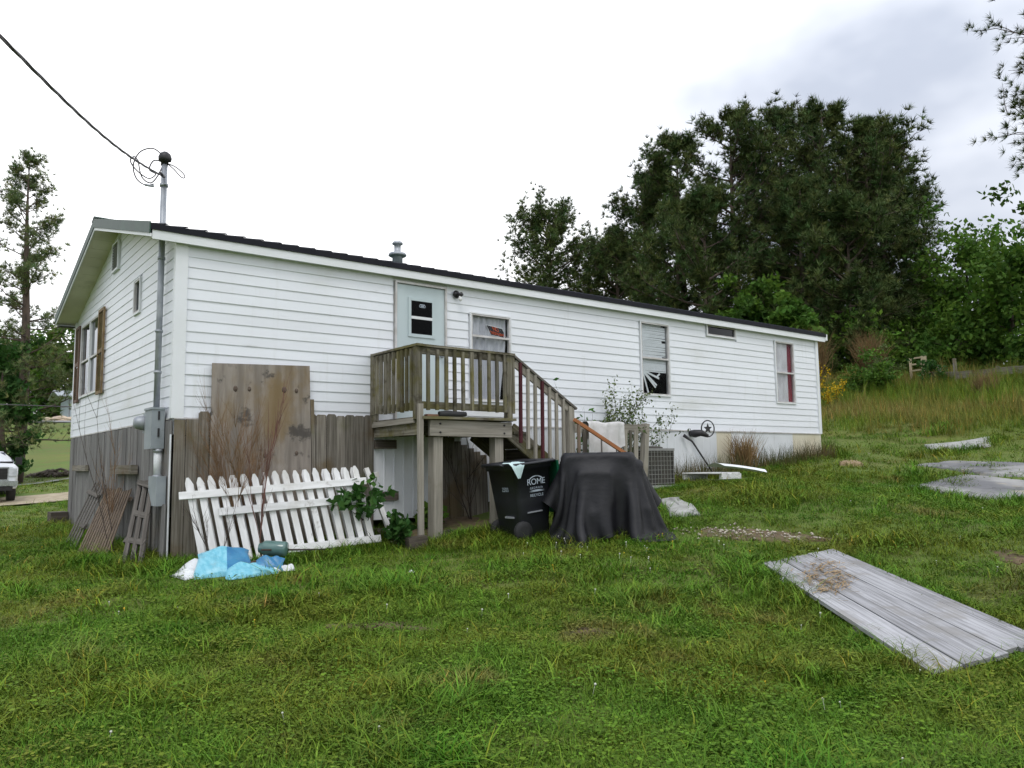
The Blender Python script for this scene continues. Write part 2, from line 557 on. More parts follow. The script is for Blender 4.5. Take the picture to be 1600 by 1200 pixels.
M_metalskirt = mat('white_skirt_metal', (0.70, 0.72, 0.74), (0.61, 0.63, 0.65), rough=0.4, scale=(1, 1, 1),
                   layers=[((0.34, 0.29, 0.19), 'pos', (1.6, 1.6, 0.8), 0.58, 0.8, 0.6), ((0.25, 0.24, 0.19), 'pos', (9, 9, 1.4), 0.6, 0.8, 0.4)])
M_creamskirt = mat('cream_skirt_panel', (0.66, 0.62, 0.50), (0.58, 0.53, 0.40), rough=0.5, scale=(2, 2, 0.8),
                   layers=[((0.27, 0.23, 0.13), 'pos', (7, 7, 1.4), 0.56, 0.8, 0.5)])
M_acdark = mat('condenser_dark', (0.045, 0.043, 0.038), (0.06, 0.055, 0.045), rough=0.6)
M_acgrille = mat('condenser_wire', (0.30, 0.30, 0.28), (0.24, 0.24, 0.22), rough=0.5, metal=0.2)
M_accap = mat('condenser_cap', (0.28, 0.28, 0.27), (0.20, 0.20, 0.19), rough=0.5)
M_iron = mat('black_iron', (0.02, 0.02, 0.022), (0.03, 0.028, 0.03), rough=0.5)
M_concrete = mat('weathered_concrete', (0.40, 0.40, 0.38), (0.28, 0.28, 0.26), rough=0.9, scale=(5, 5, 5), bump=0.5,
                 layers=[((0.16, 0.15, 0.12), 'pos', (2, 2, 2), 0.58, 0.8, 0.6)])
M_rock = mat('pale_grey_rock', (0.33, 0.325, 0.31), (0.15, 0.15, 0.155), rough=0.9, scale=(0.8, 0.8, 0.8), bump=0.7, bscale=(7, 7, 7),
             layers=[((0.44, 0.38, 0.26), 'pos', (0.9, 0.9, 0.9), 0.56, 0.66, 0.8), ((0.09, 0.09, 0.085), 'pos', (3, 3, 3), 0.56, 0.68, 0.8), ((0.07, 0.085, 0.02), 'pos', (1.7, 1.7, 1.7), 0.60, 0.68, 0.9)])
M_rotwood = wood('rotten_wood', (0.12, 0.10, 0.08), (0.07, 0.06, 0.05), objvar=0.2)
M_blackrubber = mat('black_rubber', (0.02, 0.02, 0.021), (0.03, 0.03, 0.03), rough=0.7)
M_orange = mat('fluorescent_orange', (0.85, 0.12, 0.02), (0.75, 0.10, 0.02), rough=0.5)
M_signwhite = mat('sign_white', (0.8, 0.8, 0.8), (0.75, 0.75, 0.75), rough=0.4)
M_wire = mat('cable_sheath', (0.06, 0.055, 0.06), (0.09, 0.08, 0.09), rough=0.6)
M_bark = mat('pine_bark', (0.13, 0.095, 0.075), (0.075, 0.058, 0.048), rough=0.95, coord='obj', scale=(6, 6, 1.5))
M_twig = mat('red_brown_twig', (0.17, 0.075, 0.06), (0.12, 0.065, 0.045), rough=0.8)
M_twigpale = mat('tan_twig', (0.25, 0.145, 0.07), (0.18, 0.10, 0.05), rough=0.8)
M_twigdark = mat('dark_twig', (0.06, 0.045, 0.035), (0.045, 0.035, 0.03), rough=0.9)
L_pine = leafmat('pine_needles', (0.055, 0.095, 0.034), (0.080, 0.108, 0.036), trans=0.0, vary=0.08)
L_pinehaze = leafmat('hazed_pine_needles', (0.115, 0.165, 0.075), (0.14, 0.175, 0.07), trans=0.0, vary=0.08)  # brighter, greyer copy of the pine needles, distance haze put into the colour
L_dec = leafmat('broad_leaves', (0.100, 0.185, 0.024), (0.062, 0.135, 0.022), trans=0.3, vary=0.08)
L_vine = leafmat('vine_leaves', (0.055, 0.14, 0.03), (0.05, 0.12, 0.03), trans=0.35, vary=0.08)
L_shrub = leafmat('privet_leaves', (0.12, 0.16, 0.05), (0.09, 0.13, 0.045), trans=0.35, vary=0.08)
L_yellow = leafmat('yellow_petals', (0.55, 0.38, 0.02), (0.5, 0.35, 0.02), trans=0.3, vary=0.08)
L_straw = leafmat('dry_stalks', (0.27, 0.18, 0.085), (0.22, 0.15, 0.075), trans=0.3, vary=0.15)

# ------------------------------------------------------------------ terrain
CP = np.array([(0, 0, -1.65), (2.9, 0, -1.42), (5.5, 0, -1.17), (8.47, 0, -0.92), (13.6, 0, -0.47), (2.9, -1.2, -1.54), (3.8, -1.25, -1.47), (6.4, -1.4, -1.12), (0, 6.8, -1.62), (0, 3.4, -1.64), (-1.2, 3, -1.7), (-2, 7, -1.72), (0.05, -0.7, -1.7), (2.2, -0.7, -1.53), (-2.5, -9.6, -2.12), (-3, -4, -1.98), (0.3, -5.5, -1.92), (1.5, -3, -1.74), (-6, -8, -2.25), (0.5, -12, -1.95), (-2, -15, -2), (-6, 0, -1.95), (-12, 5, -2.2), (8, -9, -1.1), (6.8, 6.8, -1.2), (13.6, 6.8, -0.3), (4.54, -4.77, -1.64), (5.54, -4.91, -1.57), (3.06, -7.06, -2.01), (4.32, -7.11, -1.9), (8.31, -3.31, -1.06), (6.02, -2.91, -1.25), (11.6, -3.69, -1.05), (10.2, -5.12, -1.36), (14.53, -1.19, -0.62), (18.99, 2.84, 0.5), (26.39, 7.06, 2.26), (24.28, 2.49, 1.03), (29.37, 4.73, 2.34), (22.28, -1.01, 0.75), (27.86, 0.85, 2.1), (15.02, -3.47, -0.65), (17.44, -1.57, -0.35), (1.01, 26.34, -1.83), (2.37, 25.29, -1.8), (3.67, 41.65, -1.42), (2.54, 42.52, -1.4), (5.3, 55.55, -0.65), (7.14, 71.67, 1.32), (8.93, 87.72, 4.14), (6.77, 89.39, 4.18), (11.72, 90.58, 4.62), (7.21, 109.18, 5.83), (13.64, 104.21, 5.73), (-0.2, 13.58, -2.1), (-3.26, 29.28, -1.88), (-3.72, 48.63, -1.32), (-5.14, 98.55, 4.63), (60, 60, 3.5), (90, 40, 4), (120, 120, 9), (30, 160, 10), (-80, 200, 12), (-150, 60, 0), (-60, 20, -2.6), (-60, -60, -3.5), (60, -60, 3), (100, 0, 4), (10, -60, 0), (0, -150, 0), (150, -100, 5), (-200, -100, -4), (200, 200, 12), (0, 300, 14), (40, 20, 2.8), (35, 5, 2.45), (35, -15, 2.2), (20, 40, 1.5), (8, 40, -0.5), (20, 20, 0.8)])
_P = CP[:, :2]
_N = len(_P)
_phi = lambda r2: np.sqrt(r2+2.25)
_A = np.zeros((_N+3, _N+3))
_A[:_N, :_N] = _phi(((_P[:, None]-_P[None])**2).sum(-1))-np.eye(_N)*0.05
_A[:_N, _N] = 1; _A[:_N, _N+1:] = _P; _A[_N, :_N] = 1; _A[_N+1:, :_N] = _P.T
_W = np.linalg.solve(_A, np.r_[CP[:, 2], 0, 0, 0])


def G(x, y):
    """ground height"""
    x = np.asarray(x, float); y = np.asarray(y, float)
    r2 = (x[..., None]-_P[:, 0])**2+(y[..., None]-_P[:, 1])**2
    z = _phi(r2) @ _W[:_N]+_W[_N]+_W[_N+1]*x+_W[_N+2]*y
    return z if z.ndim else float(z)


def warp(c, ext, n, k):
    t = np.linspace(-1, 1, n)
    return c+ext*np.sinh(k*t)/math.sinh(k)


GX, GY = np.meshgrid(warp(3, 420, 280, 6.2), warp(-3, 420, 280, 6.2), indexing='ij')
GZ = G(GX, GY)
GZ = GZ+0.018*np.sin(GX*2.9+1.7*np.sin(GY*1.3))*np.sin(GY*2.3+1.1*np.sin(GX*1.9))
GZ = np.clip(GZ, -12, 26)
_n = GX.shape[0]
_V = np.stack([GX.ravel(), GY.ravel(), GZ.ravel()], 1)
_i, _j = np.meshgrid(np.arange(_n-1), np.arange(_n-1), indexing='ij')
_a = (_i*_n+_j).ravel()
_F = np.stack([_a, _a+_n, _a+_n+1, _a+1], 1)
M_ground = mat('ground_turf', (0.085, 0.120, 0.018), (0.105, 0.105, 0.025), rough=0.95, coord='pos', scale=(1.3, 1.3, 1.3), lohi=(0.4, 0.65),
               layers=[((0.075, 0.150, 0.014), 'pos', (0.35, 0.35, 0.35), 0.42, 0.62, 0.75), ((0.13, 0.095, 0.04), 'pos', (9, 9, 9), 0.60, 0.78, 0.6),
                       ((0.13, 0.15, 0.025), 'pos', (0.09, 0.09, 0.09), 0.45, 0.65, 0.6), ((0.20, 0.18, 0.03), 'pos', (0.3, 0.3, 0.3), 0.56, 0.70, 0.5)], bump=0.8, bscale=(14, 14, 14))
ground = mesh_from_arrays('ground', _V, _F, M_ground, smooth=True)
tag(ground, 'rough grassy yard sloping up to the right', 'ground', kind='structure')


def ribbon(name, pts, width, m, lift, label, cat):
    mb = MB()
    rows = []
    for k, (x, y) in enumerate(pts):
        x0, y0 = pts[max(k-1, 0)]; x1, y1 = pts[min(k+1, len(pts)-1)]
        d = Vector((x1-x0, y1-y0, 0)).normalized(); nrm = Vector((-d.y, d.x, 0))
        row = []
        for s_ in np.linspace(-0.5, 0.5, 7):
            q = Vector((x, y, 0))+nrm*s_*width*(1+0.12*math.sin(k*1.3+s_*3))
            row.append((q.x, q.y, G(q.x, q.y)+lift))
        rows.append(row)
    mb.sheet(rows)
    return tag(mb.build(name, m, base=(pts[0][0], pts[0][1], 0)), label, cat, kind='structure')


M_gravel = mat('tan_gravel', (0.40, 0.34, 0.24), (0.30, 0.25, 0.17), rough=0.95, scale=(3, 3, 3), bump=0.4,
               layers=[((0.12, 0.13, 0.05), 'pos', (0.8, 0.8, 0.8), 0.55, 0.75, 0.6)])
M_asphalt = mat('grey_asphalt', (0.17, 0.17, 0.17), (0.22, 0.22, 0.21), rough=0.9, scale=(2, 2, 2))
ribbon('driveway', [(x, 26.3+0.01*x) for x in np.linspace(-45, 34, 60)], 3.6, M_gravel, 0.05, 'tan gravel driveway in front of the parked truck', 'driveway')
ribbon('road', [(x, 40.2-0.02*x) for x in np.linspace(-70, 44, 60)], 3.6, M_asphalt, 0.06, 'grey country road beyond the gravel driveway', 'road')
ribbon('upper_road', [(x, 94.0-0.15*x) for x in np.linspace(-70, 50, 60)], 4.5, M_asphalt, 0.08, 'grey road along the top of the meadow', 'road')

# ------------------------------------------------------------------ the house
HL, HW, HH = 13.6, 6.8, 2.14
CH = 0.1285                                   # siding course height
SL = 0.268                                    # roof slope
house = thing('mobile_home', 'long white vinyl sided mobile home with dark green metal roof', 'house', (6.8, 3.4, -1.3))

LONG_OPEN = [(2.88, 3.78, 0.0, 2.03), (4.16, 4.98, 0.33, 1.72), (7.86, 8.68, 0.58, 1.97), (9.73, 10.70, 1.82, 2.10), (11.96, 12.71, 0.59, 1.97)]
GAB_OPEN = [(4.47, 6.17, 0.66, 1.96), (1.74, 2.15, 1.50, 2.04), (3.17, 3.65, 2.40, 2.90)]


def cut(a, b, opens, z0, z1):
    segs = [(a, b)]
    for (o0, o1, y0, y1) in opens:
        ov = min(z1, y1)-max(z0, y0)
        if ov > 0.5*(z1-z0):
            ns = []
            for (s0, s1) in segs:
                if o1 <= s0 or o0 >= s1:
                    ns.append((s0, s1)); continue
                if o0 > s0: ns.append((s0, o0))
                if o1 < s1: ns.append((o1, s1))
            segs = ns
    return segs


def plank_long(x0, x1, z0, z1):
    jl = lambda: random.uniform(-.004, .004)
    mb = MB()
    prof = [(0.012, z0), (-0.0125, z0), (-0.013, z0+.006), (-0.003, z1+.003), (0.012, z1+.003)]
    n = max(1, int((x1-x0)/2.2))
    xs = np.linspace(x0, x1, n+1)
    rows = []
    for x in xs:
        dz, dy = jl(), random.uniform(-.003, .002)
        rows.append([(x, y+(dy if y < 0 else 0), z+dz) for y, z in prof])
    for i in range(n):
        fs = [(k, (k+1) % 5, 5+(k+1) % 5, 5+k) for k in range(5)]
        if i == 0: fs.append((4, 3, 2, 1, 0))
        if i == n-1: fs.append((5, 6, 7, 8, 9))
        mb.add(rows[i]+rows[i+1], fs)
    return mb


nc = int(HH/CH)+1
for k in range(nc):
    z0, z1 = k*CH, min((k+1)*CH, HH+.01)
    for (a, b) in cut(0.10, HL-0.07, LONG_OPEN, z0, z1):
        ln = b-a
        if ln > 6:                            # two vinyl lengths meet at a lap
            c = a+ln*random.uniform(.35, .65)
            plank_long(a, c+.0, z0, z1).build('siding_plank', M_siding, house)
            plank_long(c+.002, b, z0, z1).build('siding_plank', M_siding, house)
        else:
            plank_long(a, b, z0, z1).build('siding_plank', M_siding, house)

k = 0
while True:
    z0, z1 = k*CH, (k+1)*CH
    k += 1
    if z0 > HH+SL*3.4-0.05:
        break
    lim = lambda z: max(0.0, (z-HH)/SL)
    for (a, b) in cut(0.06+0.0, HW-0.05, GAB_OPEN, z0, z1):
        def ends(z):
            l_ = lim(z)
            return max(a, l_), min(b, HW-l_)
        a0, b0 = ends(z0); a1, b1 = ends(z1)
        if b0-a0 < 0.03:
            continue
        if b1 <= a1:
            a1 = b1 = (a0+b0)/2
        parts = [(a0, a1, b0, b1)]
        if b0-a0 > 2.6 and random.random() < .75:
            c = a0+(b0-a0)*random.uniform(.3, .7)
            parts = [(a0, a1, c, c), (c+.003, c+.003, b0, b1)]
        for (p0, p1, q0, q1) in parts:
            mb = MB()
            w_ = random.uniform(-.004, .004)
            A = [(0.012, p0, z0), (-0.013+w_*.6, p0, z0), (-0.005, p1, z1+.003), (0.012, p1, z1+.003)]
            B = [(0.012, q0, z0+random.uniform(-.004, .004)), (-0.013-w_*.6, q0, z0), (-0.005, q1, z1+.003), (0.012, q1, z1+.003)]
            mb.hexa(A, B).build('siding_plank', M_siding, house)

# sheathing behind the siding (closed shell with the openings left open)
mb = MB()
edges = sorted({0.0, HL}|{o[0]+.03 for o in LONG_OPEN}|{o[1]-.03 for o in LONG_OPEN})
for a, b in zip(edges[:-1], edges[1:]):
    op = [o for o in LONG_OPEN if o[0] < (a+b)/2 < o[1]]
    if op:
        o = op[0]
        if o[2] > 0: mb.box((a, .014, -.2), (b, .07, o[2]+.03))
        mb.box((a, .014, o[3]-.03), (b, .07, HH))
    else:
        mb.box((a, .014, -.2), (b, .07, HH))
edges = sorted({0.0, HW}|{o[0]+.03 for o in GAB_OPEN[:2]}|{o[1]-.03 for o in GAB_OPEN[:2]})
for a, b in zip(edges[:-1], edges[1:]):
    op = [o for o in GAB_OPEN[:2] if o[0] < (a+b)/2 < o[1]]
    a_ = max(a, .072)
    if op:
        o = op[0]
        mb.box((.014, a_, -.2), (.07, b, o[2]+.03)); mb.box((.014, a_, o[3]-.03), (.07, b, HH))
    else:
        mb.box((.014, a_, -.2), (.07, b, HH))
mb.prism([(0.0, HH), (HW, HH), (HW/2, HH+SL*HW/2)], lambda a, b, d: (d, a, b), .014, .07)
mb.prism([(0.0, HH), (HW, HH), (HW/2, HH+SL*HW/2)], lambda a, b, d: (d, a, b), HL-.07, HL-.01)
mb.box((HL-.07, .072, -.2), (HL-.01, HW-.01, HH))
mb.box((.072, HW-.07, -.2), (HL-.072, HW-.01, HH))
mb.box((.1, .1, -.25), (HL-.1, HW-.1, -.21))
mb.build('sheathing', M_trim, house)
# dark rooms behind the windows
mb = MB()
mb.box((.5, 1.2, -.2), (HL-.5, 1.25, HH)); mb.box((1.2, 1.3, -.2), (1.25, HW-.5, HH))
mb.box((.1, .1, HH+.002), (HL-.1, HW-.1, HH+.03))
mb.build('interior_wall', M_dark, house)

# corner posts
for lo, hi in (((-.035, -.033, -.01), (.105, .0, HH+.02)), ((-.033, .001, -.01), (0.0, .065, HH+.01)),
               ((HL-.07, -.033, -.01), (HL+.03, 0, HH+.02)), ((-.033, HW-.05, -.01), (0, HW+.03, HH+.0))):
    MB().box(lo, hi).build('corner_post', M_trim, house)
MB().box((.0, -.03, -.022), (HL, .0, -.002)).build('starter_strip', M_alu, house)
MB().box((-.03, .07, -.022), (0, HW-.06, -.002)).build('starter_strip', M_alu, house)

# roof: ribbed panels, fascia, rake trim, soffit
RX0, RX1, RY0, RY1 = -.34, HL+.24, -.11, HW+.12
ZE = 2.235
zr = lambda y: ZE+SL*(min(y, HW-y)+.11)
roof = MB()
roof.hexa([(RX0, RY0, ZE-.012), (RX0, HW/2, zr(HW/2)-.012), (RX0, HW/2, zr(HW/2)), (RX0, RY0, ZE)],
          [(RX1, RY0, ZE-.012), (RX1, HW/2, zr(HW/2)-.012), (RX1, HW/2, zr(HW/2)), (RX1, RY0, ZE)])
roof.hexa([(RX0, HW/2+.001, zr(HW/2)-.012), (RX0, RY1, ZE-.012), (RX0, RY1, ZE), (RX0, HW/2+.001, zr(HW/2))],
          [(RX1, HW/2+.001, zr(HW/2)-.012), (RX1, RY1, ZE-.012), (RX1, RY1, ZE), (RX1, HW/2+.001, zr(HW/2))])
roof_o = roof.build('roof', M_roof, house)
x = RX0+.16
while x < RX1-.05:
    rb = MB()
    rb.hexa([(x-.028, RY0-.012, ZE+.001), (x+.028, RY0-.012, ZE+.001), (x+.012, RY0-.012, ZE+.015), (x-.012, RY0-.012, ZE+.015)],
            [(x-.028, HW/2, zr(HW/2)+.001), (x+.028, HW/2, zr(HW/2)+.001), (x+.012, HW/2, zr(HW/2)+.015), (x-.012, HW/2, zr(HW/2)+.015)])
    rb.build('roof_rib', M_eaveshade, roof_o)
    x += .2286
MB().prism([(HW/2-.16, zr(HW/2-.16)+.026), (HW/2, zr(HW/2)+.03), (HW/2+.16, zr(HW/2+.16)+.026), (HW/2+.16, zr(HW/2+.16)+.038), (HW/2, zr(HW/2)+.05), (HW/2-.16, zr(HW/2-.16)+.038)],
           lambda a, b, d: (d, a, b), RX0-.02, RX1+.02).build('ridge_cap', M_roof, roof_o)
MB().box((RX0, RY0-.014, ZE-.078), (RX1, RY0-.002, ZE-.004)).build('eave_trim', M_eaveshade, roof_o)
MB().box((RX0+.02, RY0, ZE-.185), (RX1-.03, RY0+.022, ZE-.016)).build('fascia_board', M_trim, house)
MB().box((RX1-.028, RY0-.012, ZE-.15), (RX1+.05, RY0+.05, ZE-.01)).build('gutter_end', M_trim, house)
MB().box((RX0+.02, RY1-.022, ZE-.185), (RX1-.03, RY1, ZE-.016)).build('fascia_board', M_trim, house)
for sgn in (0, 1):
    Y = (lambda y: y) if sgn == 0 else (lambda y: HW-y)
    for (d0, d1, xx, m, nm) in ((-.125, .012, RX0-.016, M_roof, 'rake_trim'), (-.165, -.127, RX0-.004, M_trim, 'rake_board')):
        mb = MB()
        q = lambda y, z: (xx, Y(y), z)
        r_ = lambda y, z: (xx+.014, Y(y), z)
        za, zb = zr(RY0), zr(HW/2)
        mb.hexa([q(RY0-.01, za+d0), r_(RY0-.01, za+d0), r_(RY0-.01, za+d1), q(RY0-.01, za+d1)],
                [q(HW/2, zb+d0), r_(HW/2, zb+d0), r_(HW/2, zb+d1), q(HW/2, zb+d1)])
        mb.build(nm, m, roof_o if m is M_roof else house)
    # soffit panels under the gable overhang
    ys = np.linspace(RY0+.02, HW/2, 13)
    for a, b in zip(ys[:-1], ys[1:]):
        mb = MB()
        b2 = b-.006
        z_ = lambda y: zr(y)-.15
        mb.hexa([(RX0+.012, Y(a), z_(a)), (.01, Y(a), z_(a)), (.01, Y(a), z_(a)+.012), (RX0+.012, Y(a), z_(a)+.012)],
                [(RX0+.012, Y(b2), z_(b2)), (.01, Y(b2), z_(b2)), (.01, Y(b2), z_(b2)+.012), (RX0+.012, Y(b2), z_(b2)+.012)])
        mb.build('soffit_panel', M_soffit, house)
MB().box((0, RY0+.024, ZE-.155), (RX1-.04, -.004, ZE-.14)).build('eave_soffit', M_trim, house)
MB().box((0, HW+.004, ZE-.155), (RX1-.04, RY1-.024, ZE-.14)).build('eave_soffit', M_trim, house)
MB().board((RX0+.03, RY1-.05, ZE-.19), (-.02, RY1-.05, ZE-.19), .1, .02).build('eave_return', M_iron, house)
# roof vent stack
st = MB()
st.lathe([(.085, 0), (.085, .17), (.095, .18), (.135, .185), (.15, .2), (.135, .235), (.075, .255), (.055, .26), (.055, .38), (.085, .385), (.09, .40), (.07, .43), (.02, .44)],
         Matrix.Translation((3.77, 1.45, zr(1.45)-.03)))
st.build('vent_stack', M_galv, roof_o)


def frame(parent, name, plane, a0, a1, z0, z1, w, d0, d1, m):
    """four rails round an opening as one mesh; plane 'y' = long wall, 'x' = gable"""
    mb = MB()
    def bx(p0, p1, q0, q1):
        if plane == 'y': mb.box((p0, d0, q0), (p1, d1, q1))
        else: mb.box((d0, p0, q0), (d1, p1, q1))
    bx(a0, a0+w, z0, z1); bx(a1-w, a1, z0, z1)
    bx(a0+w+.001, a1-w-.001, z0, z0+w); bx(a0+w+.001, a1-w-.001, z1-w, z1)
    return mb.build(name, m, parent)


def window(a0, a1, z0, z1, plane='y', sash=True, glass=None, mid=None, label=None):
    root = frame(house, 'window', plane, a0, a1, z0, z1, .02, -.036, .012, M_trim)
    frame(root, 'window_frame', plane, a0+.021, a1-.021, z0+.021, z1-.021, .022, -.030, .03, M_alu)
    mid = mid or (z0+z1)/2
    if sash:
        mb = MB()
        if plane == 'y': mb.box((a0+.044, -.026, mid-.016), (a1-.044, .012, mid+.016))
        else: mb.box((-.026, a0+.044, mid-.016), (.012, a1-.044, mid+.016))
        mb.build('meeting_rail', M_alu, root)
    for (q0, q1) in (((z0+.04, mid-.014), (mid+.014, z1-.04)) if sash else ((z0+.04, z1-.04),)):
        mb = MB()
        if plane == 'y': mb.box((a0+.04, .002, q0), (a1-.04, .006, q1))
        else: mb.box((.002, a0+.04, q0), (.006, a1-.04, q1))
        mb.build('pane', glass or M_glass, root)
    if label: root['label'] = label
    return root


def drape(x0, x1, z0, z1, y, amp=.02, folds=7, lean=0.0, n=40):
    rows = []
    for i in range(10):
        t = i/9
        z = z1+(z0-z1)*t
        row = []
        for j in range(n):
            s_ = j/(n-1)
            xx = x0+(x1-x0)*s_-lean*s_*max(0, t-.35)
            row.append((xx, y+amp*math.sin(s_*folds*2*PI+1.2*math.sin(t*2))*(.4+.6*t)+amp*.4*math.sin(s_*folds*5+3), z))
        rows.append(row)
    return MB().sheet(rows)


# window by the deck, curtain pulled aside
w1 = window(4.18, 4.96, .35, 1.70, mid=1.345, glass=M_glass)
drape(4.20, 4.90, .40, 1.665, .04, lean=.18).build('curtain', M_curtain, w1)
# tall window with a broken blind
w2 = window(7.88, 8.66, .60, 1.95, mid=1.285)
mb = MB()
z = 1.89
while z > 1.03:
    mb.board((7.93, .028, z), (8.60 if random.random() > .12 else 8.5, .028, z+random.uniform(-.006, .006)), .004, .0195, (0, .3, 1))
    z -= .021
mb.build('blind', M_blind, w2)
for (xa, za, xb, zb) in ((7.97, 1.03, 8.10, .66), (7.98, 1.04, 8.30, .76), (7.99, 1.04, 8.33, .80), (8.0, 1.05, 8.40, .93), (8.33, .95, 8.42, 1.02)):
    MB().board((xa, .02, za), (xb, .022, zb), .004, .036, (0, 0, 1)).build('fallen_slat', M_blind, w2)
# small high window
window(9.75, 10.68, 1.84, 2.08, sash=False, glass=M_glassdark)
# far window with milky film and red curtain
w4 = window(11.98, 12.69, .61, 1.95, mid=1.27)
drape(12.03, 12.50, .65, 1.91, .03, amp=.008, folds=3).build('plastic_film', M_plastic_film, w4)
drape(12.47, 12.66, .65, 1.91, .045, amp=.012, folds=3).build('curtain', M_red, w4)
# gable windows
gw = window(4.49, 6.15, .66, 1.96, plane='x', mid=1.30, glass=M_glassgable)
MB().box((-.037, 5.29, .70), (.02, 5.34, 1.92)).build('mullion', M_trim, gw)
rows = [[(.08+.02*math.sin(j*1.1), 5.45+.62*j/30, 1.9-1.2*i/8) for j in range(31)] for i in range(9)]
MB().sheet(rows).build('curtain', M_curtain, gw)
window(1.76, 2.13, 1.52, 2.02, plane='x', sash=False, glass=M_glassgable)
MB().box((.08, 1.8, 1.5), (.09, 2.1, 2.0)).build('curtain', M_curtain, house)
for (a, b, m) in ((4.04, 4.47, M_shutter), (6.18, 6.55, M_shutter2)):
    sh = frame(house, 'shutter', 'x', a, b, .60, 1.98, .05, -.06, -.03, m)
    MB().box((-.058, a+.051, 1.26), (-.034, b-.051, 1.32)).build('shutter_rail', m, sh)
    z = .67
    while z < 1.92:
        if not 1.22 < z < 1.34:
            MB().board((-.044, a+.05, z), (-.044, b-.05, z), .03, .006, (.8, 0, .6)).build('slat', m, sh)
        z += .036
# gable vent
gv = frame(house, 'gable_vent', 'x', 3.19, 3.63, 2.42, 2.88, .03, -.05, .012, M_trim)
z = 2.47
while z < 2.84:
    MB().board((-.03, 3.22, z), (-.03, 3.60, z), .045, .004, (.75, 0, .65)).build('slat', M_vent, gv)
    z += .042
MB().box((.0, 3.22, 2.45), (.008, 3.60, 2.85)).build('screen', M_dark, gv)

# door with two-pane window
door = MB().box((2.93, -.012, .05), (3.73, .018, 1.975)).build('door', M_door, house)
frame(house, 'door_frame', 'y', 2.90, 3.76, .0, 2.01, .028, -.042, .012, M_alu)
frame(door, 'window_frame', 'y', 3.12, 3.56, 1.23, 1.80, .045, -.026, -.013, M_door)
MB().box((3.166, -.03, 1.49), (3.514, -.014, 1.53)).build('meeting_rail', M_trim, door)
for (q0, q1) in ((1.276, 1.489), (1.531, 1.754)):
    MB().box((3.166, -.021, q0), (3.514, -.0135, q1)).build('pane', M_glassdark, door)
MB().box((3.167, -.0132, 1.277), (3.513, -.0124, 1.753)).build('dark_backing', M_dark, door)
st = MB()
for (a0, a1, b0, b1) in ((3.31, 3.39, 1.70, 1.712), (3.30, 3.306, 1.67, 1.70), (3.394, 3.40, 1.67, 1.70), (3.31, 3.39, 1.665, 1.672), (3.32, 3.38, 1.68, 1.69)):
    st.box((a0, -.0235, b0), (a1, -.0215, b1))
st.build('sticker', M_decal, door)
kn = MB(); kn.lathe([(.012, 0), (.012, .03), (.028, .035), (.03, .05), (.02, .065)], Matrix.Translation((3.66, -.012, .98)) @ Matrix.Rotation(PI/2, 4, 'X'), n=12)
kn.build('door_knob', M_galv, door)
# wall lamp
lp = MB()
lp.lathe([(.055, 0), (.06, .012), (.04, .03), (.025, .04)], Matrix.Translation((3.93, -.027, 1.93)) @ Matrix.Rotation(PI/2, 4, 'X'), n=16)
lp.tube([(3.93, -.06, 1.93), (3.93, -.10, 1.92), (3.95, -.125, 1.915), (3.97, -.13, 1.93)], [.022, .025, .035, .03], 10)
lp_o = lp.build('wall_lamp', M_lampblack, house)
bl = MB(); bl.lathe([(.016, 0), (.02, -.02), (.032, -.05), (.025, -.075), (.008, -.085)], Matrix.Translation((3.945, -.115, 1.90)), n=12)
bl.build('bulb', M_signwhite, lp_o)

# skirting: silver boards under the gable, dog-eared pickets on the long side, metal panels beyond
y = -.02
while y < HW-.02:
    w_ = random.uniform(.12, .15)
    y1 = min(y+w_, HW)
    zt = -.025+random.uniform(-.01, .0)
    zb = G(-.03, y)-.1
    j = random.uniform(0, .012)
    if 5.15 < y < 5.75: zb2 = zb
    MB().box((-.028-j, y, zb), (-.01-j, y1-.004, zt)).build('skirting_board', M_greywood2, house)
    y = y1
x = .0
tops = [-.03, -.02, .075, .085, .065, .08, .07, .085, .08, .09, .075, .085, .08, .08, .09, .07, .085, .08, .09, .08]
k = 0
while x < 2.54:
    w_ = random.uniform(.125, .145)
    zt = tops[k % len(tops)]; zb = G(x, -.05)-.1
    j = random.uniform(0, .012)
    e = .022 if k > 1 else .002
    x1 = x+w_-.006
    MB().prism([(x, zb), (x1, zb), (x1+random.uniform(-.004, .004), zt-e), (x1-e, zt), (x+e, zt), (x, zt-e)],
               lambda a, b, d: (a, d, b), -.056-j, -.038-j).build('skirting_picket', M_greywood, house)
    x += w_; k += 1
x = 2.56
pal = {0: M_metalskirt}
k = 0
while x < HL-.02:
    w_ = .92 if x < 8 else random.choice((.45, .6, .8))
    x1 = min(x+w_, HL)
    zb = G((x+x1)/2, 0)-.1 if x > 4.6 else G((x+x1)/2, 0)+.10
    m = M_metalskirt
    if x > 9.5 and random.random() < .35: m = M_creamskirt
    if x1 > HL-.5: m = M_creamskirt
    mb = MB()
    n = max(2, int((x1-x)/.152))
    for i in range(n):
        a = x+(x1-x)*i/n; b = x+(x1-x)*(i+1)/n
        r0 = a+.02; r1 = a+.05
        for (u0, u1, d0, d1) in ((a, r0, 0, 0), (r0, r0+.008, 0, .016), (r0+.008, r1-.008, .016, .016), (r1-.008, r1, .016, 0), (r1, b, 0, 0)):
            if x > 8.4: d0, d1 = d0*.12, d1*.12
            mb.add([(u0, -.012-d0, zb), (u1, -.012-d1, zb), (u1, -.012-d1, -.023), (u0, -.012-d0, -.023)], [(0, 1, 2, 3)])
            mb.add([(u0, .0, zb), (u1, .0, zb), (u1, .0, -.023), (u0, .0, -.023)], [(3, 2, 1, 0)])
    mb.build('skirting_panel', m, house)
    x = x1+.002; k += 1
